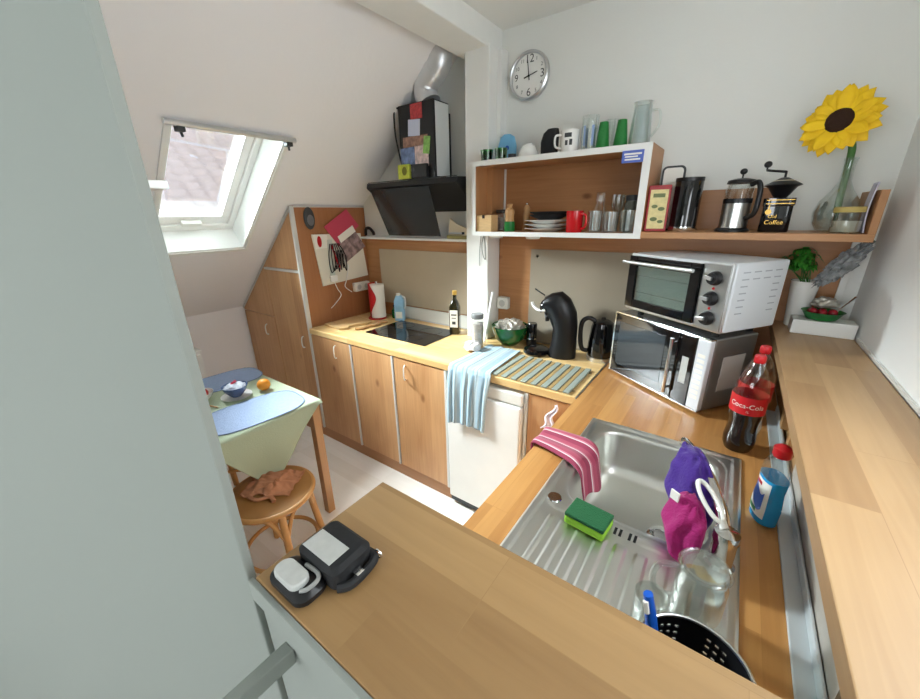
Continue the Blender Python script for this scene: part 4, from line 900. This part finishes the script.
# ------------------------------------------------------------------ on top of the box shelf
zt = 1.9115
def candle(loc, label):
    t = thing('candle_glass', label, 'candle', loc, 0, 'green candle glasses'); MB().lathe([(.028, 0), (.033, .055), (.031, .055), (.027, .006), (0, .006)], (0, 0, 0), 28, cap1=False).build('glass', glassm('green tinted glass', (120, 190, 120), .05, .6), t)
    MB().lathe([(.026, .007), (.0295, .042), (0, .042)], (0, 0, 0), 28).build('wax', GREENG, t); MB().cyl((0, 0, .042), (0, 0, .055), .0012, n=6).build('wick', PAPER, t); return t
candle((1.235, -.19, zt), 'left green candle glass at the left end above the box shelf')
candle((1.318, -.185, zt), 'right green candle glass of the pair above the box shelf')
t = thing('blue_container', 'light blue rounded container standing behind the candle glasses', 'container', (1.285, -.06, zt)); MB().ring_loft([rrect(-.05, .05, -.022, .022, .02, 0, 5), rrect(-.052, .052, -.024, .024, .02, .08, 5), rrect(-.04, .04, -.02, .02, .018, .125, 5), rrect(-.02, .02, -.012, .012, .011, .138, 5)]).build('body', LBLUE, t); MB().ell((.012, -.0245, .07), (.012, .002, .012)).build('emblem', BLUEB, t)
t = thing('small_tin', 'small flat dark tin right of the candle glasses', 'tin', (1.385, -.19, zt)); MB().lathe([(.02, 0), (.02, .022), (0, .022)], (0, 0, 0), 20).build('body', DGREY, t)
dish('china_bowl', 'white bowl turned upside down above the box shelf', 'bowl', WHITEC, (1.462, -.165, zt), [(.052, 0), (.05, .02), (.035, .05), (.018, .06), (.018, .064), (0, .064)])
t = thing('black_speaker', 'black rounded cup standing next to the upturned white bowl', 'cup', (1.572, -.165, zt)); MB().ring_loft([rrect(-.04, .04, -.03, .03, .028, 0, 5), rrect(-.042, .042, -.032, .032, .03, .06, 5), rrect(-.03, .044, -.03, .03, .028, .095, 5), rrect(-.01, .04, -.02, .02, .018, .112, 5)]).build('body', BLACKM, t)
t = thing('white_mug', 'white mug with black print above the box shelf', 'mug', (1.672, -.17, zt)); MB().lathe([(.04, 0), (.042, .095), (.039, .095), (.037, .006), (0, .006)], (0, 0, 0), 32, cap1=False).build('body', WHITEC, t)
a0 = math.radians(-75); wr = lambda x, y, z: (.0425*math.cos(a0+x/.042), .0425*math.sin(a0+x/.042), .05+y)
b = MB()
for q in ((-.02, .012, .012, .03), (-.016, -.004, -.02, 0), (.003, .016, -.02, .004)): b.sheet(lambda u, v, q=q: wr(q[0]+(q[1]-q[0])*u, q[2]+(q[3]-q[2])*v, 0), 6, 2)
b.build('print', DGREY, t); MB().tube(bez([(-.03, -.028, .075), (-.05, -.045, .07), (-.05, -.045, .03), (-.03, -.028, .02)]), .005, 8).build('handle', WHITEC, t)
def glass2(loc, label, r, h, m_, g='glasses above the box shelf'):
    t = thing('drinking_glass', label, 'glass', loc, 0, g); MB().lathe([(r*.85, 0), (r*.9, .004), (r, h), (r-.002, h), (r*.86, .008), (0, .008)], (0, 0, 0), 32, cap1=False).build('body', m_, t); return t
t = glass2((1.762, -.165, zt), 'tall clear glass with blue print next to the white mug', .037, .14, GLASS)
b = MB()
for a in range(6): b.sheet(lambda u, v, a=a: ((.034+.003*v)*math.cos(a*PI/3+u*.3), (.034+.003*v)*math.sin(a*PI/3+u*.3), .02+.08*v), 3, 6)
b.build('print', mat('blue glass print', (140, 164, 206), .4), t)
glass2((1.835, -.10, zt), 'tall clear glass at the back between print glass and green glasses', .03, .125, GLASS)
def vgl(loc, label):
    t = thing('green_glass', label, 'glass', loc, 0, 'green glasses'); MB().lathe([(.028, 0), (.03, .003), (.020, .09), (.018, .105), (.017, .105), (.025, .008), (0, .008)], (0, 0, 0), 28, cap1=False).build('body', GREEN, t)
vgl((1.828, -.185, zt), 'left dark green conical glass above the box shelf'); vgl((1.902, -.18, zt), 'right dark green conical glass next to the water jug')
t = thing('water_jug', 'tall frosted glass jug at the right end above the box shelf', 'jug', (1.974, -.165, zt)); MB().lathe([(.042, 0), (.044, .005), (.036, .12), (.034, .155), (.038, .16), (.036, .16), (.032, .15), (.034, .12), (.041, .01), (0, .01)], (0, 0, 0), 36, cap1=False).build('body', glassm('frosted glass', (232, 238, 238), .35, .8), t)
MB().tube(bez([(.034, -.005, .125), (.066, -.012, .12), (.072, -.013, .07), (.044, -.007, .03)]), .005, 8).build('handle', GLASS, t)
# ------------------------------------------------------------------ on the long shelf
zr = 1.5695
t = thing('tea_tin', 'red tin with cream picture panel at the left end of the long shelf', 'tin', (2.088, -.185, zr), math.radians(8))
MB().box(-.042, .042, -.035, .035, 0, .182).build('body', TINR, t, False, .004); MB().box(-.033, .033, -.0362, -.0352, .012, .165).build('picture', TINB, t, False)
MOT = mat('motif green', (110, 120, 80), .6)
MB().box(-.022, .022, -.037, -.0363, .135, .15).build('picture_motif', MOT, t, False)
for x, z, r in ((-.012, .10, .012), (.014, .09, .013), (-.01, .05, .014), (.016, .04, .011)): MB().ell((x, -.0366, z), (r, .0005, r*.6), 12, 6).build('picture_motif', MOT, t)
t = thing('framed_mirror', 'small dark-framed white panel standing behind the red tin', 'picture frame', (2.115, -.09, zr))
MB().ring_loft([[(p[0], -.006, p[1]) for p in [(q[0], q[1]) for q in rrect(-.045, .045, 0, .262, .02, 0, 5)]], [(p[0], .006, p[1]) for p in [(q[0], q[1]) for q in rrect(-.045, .045, 0, .262, .02, 0, 5)]]]).build('frame', DGREY, t, False)
MB().ring_loft([[(q[0], -.0075, q[1]) for q in rrect(-.037, .037, .008, .254, .014, 0, 5)], [(q[0], -.0062, q[1]) for q in rrect(-.037, .037, .008, .254, .014, 0, 5)]]).build('panel', PAPER, t, False)
t = thing('storage_canister', 'black glossy canister with silver foot on the long shelf', 'canister', (2.188, -.155, zr)); t.scale = (1.1, 1.1, 1.04)
MB().lathe([(.046, 0), (.048, .004), (.048, .018), (0, .018)], (0, 0, 0), 40).build('foot', CHROME, t); MB().lathe([(.0465, .0185), (.0465, .19), (.044, .196), (0, .196)], (0, 0, 0), 40).build('body', BLACKG, t); MB().lathe([(.0472, .186), (.0472, .199), (0, .2)], (0, 0, 0), 40).build('lid', BLACK, t)
t = thing('coffee_press', 'steel and glass coffee press with black handle on the long shelf', 'coffee press', (2.362, -.15, zr), -.5)
MB().lathe([(.058, 0), (.058, .006), (.05, .014), (0, .014)], (0, 0, 0), 36).build('base', BLACK, t); MB().lathe([(.047, .015), (.047, .105), (0, .105)], (0, 0, 0), 36).build('steel_body', STEEL, t)
MB().lathe([(.0455, .106), (.046, .158), (.038, .175)], (0, 0, 0), 36, cap0=False, cap1=False).build('glass', GLASS, t); MB().lathe([(.0478, .105), (.0478, .122)], (0, 0, 0), 36, cap0=False, cap1=False).build('band', BLACK, t)
MB().lathe([(.047, .176), (.044, .188), (.02, .194), (0, .194)], (0, 0, 0), 36).build('lid', BLACK, t); MB().cyl((0, 0, .194), (0, 0, .208), .003).ell((0, 0, .218), (.012, .012, .011)).build('plunger', BLACK, t)
MB().tube(bez([(.045, -.012, .17), (.072, -.02, .175), (.085, -.024, .14), (.08, -.022, .07), (.048, -.013, .05)]), .009, 10).build('handle', BLACK, t)
t = thing('coffee_grinder', 'vintage black hand coffee grinder with gold lettering on the long shelf', 'coffee grinder', (2.490, -.14, zr)); t.scale = (.95, .95, .95)
MB().ring_loft([rrect(-.046, .046, -.042, .042, .016, 0, 5), rrect(-.048, .048, -.044, .044, .016, .004, 5), rrect(-.046, .046, -.042, .042, .016, .095, 5), rrect(-.05, .05, -.046, .046, .018, .1, 5), rrect(-.05, .05, -.046, .046, .018, .125, 5)]).build('body', BLACKG, t)
MB().lathe([(.018, .125), (.028, .138), (.045, .165), (.060, .172), (.055, .176), (.03, .19), (.012, .20), (0, .20)], (0, 0, 0), 36).build('hopper', BLACK, t); MB().lathe([(.046, .178), (.034, .188), (.028, .191)], (0, 0, 0), 36, cap0=False, cap1=False).build('hopper_band', CREAM, t)
MB().cyl((0, 0, .198), (0, 0, .222), .004).tube([(0, 0, .22), (-.05, -.02, .226), (-.062, -.025, .228)], .0045, 8).cyl((-.062, -.025, .228), (-.062, -.025, .24), .003).ell((-.062, -.025, .248), (.013, .013, .012)).build('crank', BLACK, t)
b = MB().text('Coffee', .022, lambda x, y, z: (x-.004, -.0446, y+.036)).text('Old', .018, lambda x, y, z: (x-.012, -.0446, y+.058)); b.box(-.03, -.026, -.046, -.0445, .07, .12).lathe([(0, 0), (.010, 0), (.010, .003), (0, .003)], (-.028, -.0445, .075), 16, M=Matrix.Rotation(PI/2, 3, 'X'))
b.box(-.04, .045, -.0468, -.0462, .104, .107).box(-.04, .045, -.0468, -.0462, .117, .12)
b.build('gold_decor', GOLD, t, False, recalc=False)['label'] = 'gold lettering and clasp'
# vase, sunflower
t = thing('bulb_vase', 'clear bulb vase with slim neck at the right end of the long shelf', 'vase', (2.662, -.085, zr)); t.scale = (.88, .88, 1)
MB().lathe([(.03, .0), (.05, .006), (.068, .03), (.074, .065), (.062, .105), (.035, .14), (.02, .17), (.018, .22), (.023, .245), (.021, .245), (.016, .22), (.018, .17), (.033, .14), (.06, .105), (.072, .065), (.065, .03), (.045, .01), (0, .008)], (0, 0, 0), 40, cap1=False).build('body', GLASS, t)
t = thing('sunflower', 'big yellow sunflower standing in the bulb vase', 'flower', (2.658, -.085, zr+.012))
MB().tube(bez([(.01, .0, .0), (.004, .0, .10), (.0, .0, .2), (-.008, -.01, .275), (-.05, -.035, .318)]), [.008]*8+[.0105]*41, 12).build('stem', STEMG, t)
nd = Vector((-.30, -.88, .22)).normalized(); Q = nd.to_track_quat('Z', 'Y').to_matrix()
hc = Vector((-.062, -.055, .345))
b = MB()
for ring, (np_, r0, L, wd, tl, off) in enumerate(((20, .028, .082, .025, .10, 0), (18, .026, .074, .023, .26, .5), (17, .026, .064, .020, .42, .2))):
    for k in range(np_):
        a = 2*PI*(k+off)/np_ + random.uniform(-.08, .08); LL = L*random.uniform(.85, 1.1); tt = tl+random.uniform(-.15, .2)
        def pf(u, v, a=a, LL=LL, tt=tt):
            w = wd*(.35+.65*math.sin(PI*min(1, .08+.80*v)))*(1 if v < .99 else .12); rr_ = r0+LL*v
            x = (u-.5)*2*w*max(.06, 1-v**5); h = math.sin(tt)*LL*v - .018*v*v + .004*abs(u-.5)
            return hc + Q @ Vector((rr_*math.cos(a)-x*math.sin(a), rr_*math.sin(a)+x*math.cos(a), h))
        b.sheet(pf, 4, 7)
b.build('petals', PETAL, t, angle=80, solid=.0008)
MB().ell(hc, (.041, .041, .014), 32, 12, M=Q).build('seed_disc', SEED, t)
b = MB()
for k in range(8):
    a = 2*PI*k/8
    b.sheet(lambda u, v, a=a: hc + Q @ Vector(((.01+.05*v)*math.cos(a)-(u-.5)*.03*(1-v**2)*math.sin(a), (.01+.05*v)*math.sin(a)+(u-.5)*.03*(1-v**2)*math.cos(a), -.012-.012*v)), 4, 5)
b.ell(hc+Vector((.014, .012, -.052)), (.030, .024, .024)).ell(hc+Q@Vector((0, 0, -.018)), (.022, .022, .012), M=Q); b.build('sepals', LEAF, t, angle=80)
t = thing('sugar_jar', 'small glass jar with yellowish lid before the bulb vase', 'jar', (2.682, -.20, zr)); t.scale = (.93, .93, 1); MB().lathe([(.042, 0), (.044, .004), (.044, .062), (.042, .066)], (0, 0, 0), 32, cap1=False).build('glass_body', GLASS, t); MB().lathe([(.040, .004), (.041, .04), (0, .04)], (0, 0, 0), 32).build('contents', mat('pale contents', (170, 166, 150), .6), t); MB().lathe([(.0455, .067), (.0455, .082), (.04, .085), (0, .085)], (0, 0, 0), 32).build('lid', mat('yellow lid', (186, 166, 96), .5), t)
b = MB().sheet(lambda u, v: (-.006*math.sin(v*PI)-.002+.004*u, -.04+.09*u, .155*v), 6, 14)
tag(b.build('booklet', LAV, solid=.003, loc=(2.7255, -.195, zr+.002), angle=80), 'lavender booklet leaning against the end board of the long shelf', 'booklet')
# ------------------------------------------------------------------ on the ledge
zl = 1.2005
tag(MB().box(-.09, .09, -.035, .05, 0, .053).build('white_box', WHITE, smooth=False, bevel=.002, loc=(2.709, -.158, zl)), 'long white box on the far end of the right ledge', 'box')
t = thing('fruit_dish', 'green dish with red fruit standing on the white box', 'dish', (2.702, -.145, zl+.0535))
MB().lathe([(.035, 0), (.045, .004), (.06, .03), (.064, .032), (.058, .03), (.04, .008), (0, .008)], (0, 0, 0), 36, cap1=False).build('dish', GREEN, t)
for k, (x, y) in enumerate(((-.03, -.02), (-.005, -.03), (.025, -.022), (.03, .01), (0, .01), (-.03, .012))):
    o = tag(MB().ell((0, 0, 0), (.014, .014, .013), 16, 10).build('red_berry', mat('berry red', (150, 24, 36), .25), loc=(2.702+x, -.145+y, zl+.0535+.031-.004*(k > 2))), 'red berry in the green dish, ' + ('left front', 'middle front', 'right front', 'right back', 'in the centre', 'left back')[k], 'fruit', 'berries in the dish')
blob('crumpled_film', 'crumpled clear film lying over the fruit dish', 'film', FOIL, (2.705, -.118, zl+.112), (.04, .025, .02), 6, .4)
t = thing('spoon', 'silver spoon sticking out of the green fruit dish', 'spoon', (2.735, -.15, zl+.085)); MB().tube([(0, 0, 0), (.03, .03, .03), (.05, .045, .055)], [.004, .003, .005], 8, flat=.5).build('handle', CHROME, t); MB().ell((-.006, -.006, -.004), (.012, .009, .004)).build('bowl', CHROME, t)
t = thing('potted_plant', 'small green herb in a white pot behind the mini oven', 'plant', (2.640, -.058, zl))
MB().lathe([(.03, 0), (.033, .004), (.045, .175), (.047, .182), (.043, .182), (.04, .17), (0, .168)], (0, 0, 0), 32, cap1=False).build('pot', WHITEC, t); MB().lathe([(0, .168), (.0405, .169), (0, .1705)], (0, 0, 0), 24).build('soil', TERRA, t)
b = MB(); b2 = MB()
for k in range(90):
    a = random.uniform(0, 2*PI); el = random.uniform(.2, 1.5); r = .062*random.uniform(.4, 1)
    c = Vector((r*math.cos(a)*math.cos(el)*1.1-.032, max(-.05, min(.035, r*math.sin(a)*math.cos(el))), .225+r*math.sin(el)*1.5))
    if c.x > .035: c.x = .035
    d1 = Vector((math.cos(a), math.sin(a), .4)).normalized(); s1 = d1.cross(Vector((0, 0, 1))).normalized()
    l = random.uniform(.016, .028)
    b.sheet(lambda u, v, c=c, d1=d1, s1=s1, l=l: c + d1*l*(v-.5)*1.4 + s1*(u-.5)*l*math.sin(PI*min(1, v+.08)) + Vector((0, 0, -.008*(v-.4)**2*10)), 3, 4)
    if k % 6 == 0: b2.tube([(random.uniform(-.015, .015), random.uniform(-.015, .015), .168), c], .0015, 5)
b.build('leaves', LEAF, t, angle=80); b2.build('stems', STEMG, t)
t = thing('feather_duster', 'grey fluffy feather duster hanging slanted below the long shelf', 'duster', (2.714, -.150, 1.458))
M = Vector((.10, .0, .145)).normalized().to_track_quat('Z', 'Y').to_matrix()
MB().ell((0, 0, 0), (.033, .030, .088), 40, 40, M=M, fn=lambda p: 1+.35*noise.noise(p*5)+.2*noise.noise(p*14)).build('feathers', DUST, t, angle=60)
MB().tube([M@Vector((0, 0, .09)), M@Vector((0, 0, .104))], .006, 8).build('handle', DGREY, t)

# ------------------------------------------------------------------ dining corner
tz = .735
t = thing('dining_table', 'small wooden dining table under the roof window', 'table', (.325, -1.325, 0))
MB().box(-.405, .405, -.28, .28, tz-.026, tz).build('tabletop', LEGW, t, False, .003)
MB().box(-.37, .37, -.25, -.235, tz-.10, tz-.027).box(-.37, .37, .235, .25, tz-.10, tz-.027).box(-.37, -.355, -.235, .235, tz-.10, tz-.027).box(.355, .37, -.235, .235, tz-.10, tz-.027).build('apron', LEGW, t, False)
for sx in (-1, 1):
    for sy in (-1, 1): MB().box(sx*.375-.022, sx*.375+.022, sy*.248-.022, sy*.248+.022, 0, tz-.0265).build('leg', LEGW, t, False, .003)
# tablecloth: flat on the table, its corner hanging at the right edge
b = MB()
def tc(u, v):
    # u across the right edge (y), v from table middle to beyond the right edge
    x = -.40 + .805*min(v/.62, 1); y = -.278 + .556*u
    if v <= .62: return (x, y, tz+.0025)
    q = (v-.62)/.38; yc = -.02; y2 = y; full = .34*(1-abs((u-.40)/.58 if u > .40 else (u-.40)/.42))
    dz = max(.012, full)*q
    return (.409+.006*math.sin(u*14)*q + .012*q, y2, tz+.0025-dz-.002)
b.sheet(tc, 48, 60)
tag(b.build('tablecloth', CLOTHG, solid=.002, angle=80, loc=(.325, -1.325, 0)), 'pale green tablecloth with a pointed corner hanging off the dining table', 'tablecloth')
def mat_oval(loc, label, a, bb, rz):
    t = thing('placemat', label, 'placemat', loc, rz, 'blue placemats')
    ring = lambda s, z: [(a*s*math.copysign(abs(math.cos(q))**.62, math.cos(q)), bb*s*math.copysign(abs(math.sin(q))**.62, math.sin(q)), z) for q in (2*PI*i/64 for i in range(64))]
    MB().ring_loft([ring(.97, 0), ring(.97, .003)]).build('mat', MATB, t); MB().ring_loft([ring(1, 0), ring(1, .0036), ring(.972, .0036), ring(.972, 0)], False, False).build('rim', MATT, t)
mat_oval((.570, -1.315, tz+.005), 'blue oval placemat at the near end of the dining table', .150, .235, math.radians(-6))
mat_oval((.045, -1.215, tz+.005), 'blue oval placemat at the far end of the dining table', .135, .19, math.radians(-5))
tag(MB().ell((0, 0, 0), (.035, .035, .033)).build('orange_fruit', ORANGE, loc=(.37, -1.155, tz+.037)), 'orange lying on the dining table between the placemats', 'orange')
t = thing('saucer', 'pale saucer beneath the patterned bowl on the dining table', 'saucer', (.325, -1.285, tz+.004)); MB().lathe([(.05, 0), (.075, .008), (.076, .010), (.05, .004), (0, .004)], (0, 0, 0), 40, cap1=False).build('body', WHITEC, t)
t = thing('rice_bowl', 'blue patterned bowl on the saucer at the middle of the table', 'bowl', (.325, -1.285, tz+.010)); MB().lathe([(.026, 0), (.03, .004), (.055, .035), (.064, .06), (.061, .06), (.05, .035), (0, .008)], (0, 0, 0), 40, cap1=False).build('body', BLUEC, t)
MB().ell((0, 0, .05), (.052, .052, .022), 28, 12, fn=lambda p: 1+.3*noise.noise(p*5)).build('contents', mat('pale blue contents', (206, 212, 226), .7, vary=.2, vscale=60), t); MB().cyl((-.02, -.01, .06), (.0, .01, .085), .010, .006).build('garnish', PINK, t)
t = thing('fruit_bowl', 'white bowl with red fruit half hidden behind the partition edge', 'bowl', (.225, -1.425, tz+.004)); MB().lathe([(.03, 0), (.06, .03), (.068, .05), (.065, .05), (.055, .03), (0, .008)], (0, 0, 0), 36, cap1=False).build('body', WHITEC, t); MB().ell((0, 0, .045), (.045, .045, .03)).build('red_fruit', RED, t)
t = thing('table_fork', 'brown wooden spoon lying beside the white bowl', 'spoon', (.33, -1.42, tz+.004)); MB().tube([(-.04, -.01, .005), (.05, .015, .005)], [.007, .004], 8, flat=.6).build('handle', MILLW, t)
# bentwood stool
def stool(loc, label):
    t = thing('bentwood_stool', label, 'stool', loc, .5, 'bentwood stools')
    MB().lathe([(0, .436), (.176, .436), (.182, .446), (.174, .4515), (0, .449)], (0, 0, 0), 48).build('seat', SEATW, t)
    b = MB(); b.tube([(.182*math.cos(2*PI*i/48), .182*math.sin(2*PI*i/48), .436) for i in range(48)], .013, 12, closed=True); b.build('seat_ring', BENT, t)
    for k in range(4):
        a = PI/4+k*PI/2; ca, sa = math.cos(a), math.sin(a)
        MB().tube(bez([(.158*ca, .158*sa, .43), (.172*ca, .172*sa, .25), (.205*ca, .205*sa, 0.002)], 8), [.0165]*17, 12).build('leg', BENT, t)
    for k in range(4):
        a0, a1 = PI/4+k*PI/2, PI/4+(k+1)*PI/2; p0 = Vector((.172*math.cos(a0), .172*math.sin(a0), .27)); p1 = Vector((.172*math.cos(a1), .172*math.sin(a1), .27)); md = (p0+p1)/2; md = Vector((md.x*1.2, md.y*1.2, .27))
        MB().tube(bez([p0, p0*.55+md*.45+Vector((0, 0, .11)), md+Vector((0, 0, .135)), p1*.55+md*.45+Vector((0, 0, .11)), p1], 6), .0095, 8).build('brace', BENT, t)
    b = MB(); b.tube([(.165*math.cos(2*PI*i/48), .165*math.sin(2*PI*i/48), .13) for i in range(48)], .010, 10, closed=True); b.build('foot_ring', BENT, t)
    return t
s1 = stool((.822, -1.425, 0), 'bentwood stool with a brown cloth on its seat at the table end')
copy_tree(s1, (.16, -1.40, 0), .2, 'bentwood stool pushed under the far side of the dining table')
b = MB()
def sc(u, v):
    a = u-.5; c = v-.5; r2 = (a*a+c*c)
    z = .012+.042*max(0, 1-r2*4.5)*(.6+.8*abs(noise.noise(Vector((u*5, v*5, 2))))) + .012*noise.noise(Vector((u*9, v*9, 5)))
    return (a*.225+.02*noise.noise(Vector((v*4, u*3, 1))), c*.185+.02*noise.noise(Vector((u*4, v*3, 9))), max(.004, z))
b.sheet(sc, 44, 40)
b.tube(bez([(-.05, -.05, .012), (-.07, -.09, .010), (-.02, -.12, .012), (.03, -.10, .014), (.06, -.125, .010)]), .009, 8, flat=.6)
tag(b.build('brown_cloth', SCARF, solid=.003, angle=80, loc=(.80, -1.395, .4525), rz=.6), 'crumpled brown cloth with a strap lying on the stool seat', 'cloth')
t = thing('white_cabinet', 'low white cabinet against the knee wall behind the table', 'cabinet', (-.80, -1.30, 0)); MB().box(-.14, .14, -.25, .22, .0, .735).build('body', WHITE, t, False, .003); MB().box(-.145, .145, -.255, .225, .7355, .755).build('top_board', WHITE, t, False, .003); MB().box(.141, .152, -.24, .21, .06, .725).build('door', WHITE, t, False, .003)
# ------------------------------------------------------------------ small shelf on the partition
t = thing('corner_shelf', 'tiny white shelf on the back of the partition near its edge', 'shelf', (1.86, -1.937, 1.690)); MB().box(-.09, .050, 0, .042, -.008, 0).build('board', WHITE, t, False, .001); MB().box(-.08, -.07, 0, .035, -.04, -.0085).build('bracket', OFFW, t, False)
t = thing('seed_packet', 'small green and white packet standing on the tiny shelf', 'packet', (1.880, -1.915, 1.6905)); MB().hexa([(-.026, -.008, 0), (.016, -.008, 0), (.016, .008, 0), (-.026, .008, 0), (-.034, -.005, .038), (-.014, -.005, .038), (-.014, .005, .038), (-.034, .005, .038)]).build('packet', mat('dark green print', (30, 96, 74), .5), t, False); MB().hexa([(-.008, -.0095, .004), (.015, -.0095, .004), (.015, -.0085, .004), (-.008, -.0085, .004), (-.020, -.0065, .034), (-.014, -.0065, .034), (-.014, -.0055, .034), (-.020, -.0055, .034)]).build('white_panel', PAPER, t, False)
# ------------------------------------------------------------------ black pouch on the bar
t = thing('camera_pouch', 'black padded case with white label and rounded lid on the foreground bar', 'case', (2.02, -1.85, 1.2005))
def rbx(x0, x1, y0, y1, z0, z1, r=.010): return [rrect(x0+.004, x1-.004, y0+.004, y1-.004, r, z0, 5), rrect(x0, x1, y0, y1, r, z0+.005, 5), rrect(x0, x1, y0, y1, r, z1-.006, 5), rrect(x0+.006, x1-.006, y0+.006, y1-.006, r, z1, 5)]
MB().ring_loft(rbx(-.040, .042, -.030, .034, 0, .034)).build('main_body', BLACKM, t)
MB().box(-.032, .026, -.024, .008, .0342, .0350).build('paper_label', GREYST, t, False)
MB().ring_loft(rbx(-.050, .028, -.071, -.026, 0, .018, .016)).build('flap', BLACK, t)
MB().ring_loft([rrect(-.040, .012, -.067, -.040, .0120, .0185, 6), rrect(-.040, .012, -.067, -.040, .0120, .025, 6), rrect(-.038, .010, -.065, -.042, .0105, .027, 6)]).build('white_lid', GREYST, t)['label'] = 'whitish rounded lid'
MB().tube(bez([(-.012, -.034, .021), (.012, -.033, .0215), (.021, -.040, .0215), (.020, -.054, .0205), (.014, -.060, .0200)]), .0028, 8).build('grey_clip', mat('clip grey', (150, 152, 150), .4), t)
MB().tube(bez([(.030, .030, .014), (.048, .030, .012), (.052, .008, .009), (.050, -.014, .008), (.040, -.026, .008)]), .0060, 8, flat=1.2).build('strap', BLACKM, t)
MB().box(.044, .054, -.004, .008, .012, .0165).build('buckle', CHROME, t, False, .001)
MB().tube([(.049+.006*math.cos(2*PI*i/16), .036, .014+.006*math.sin(2*PI*i/16)) for i in range(16)], .0016, 6, closed=True).build('ring', CHROME, t)
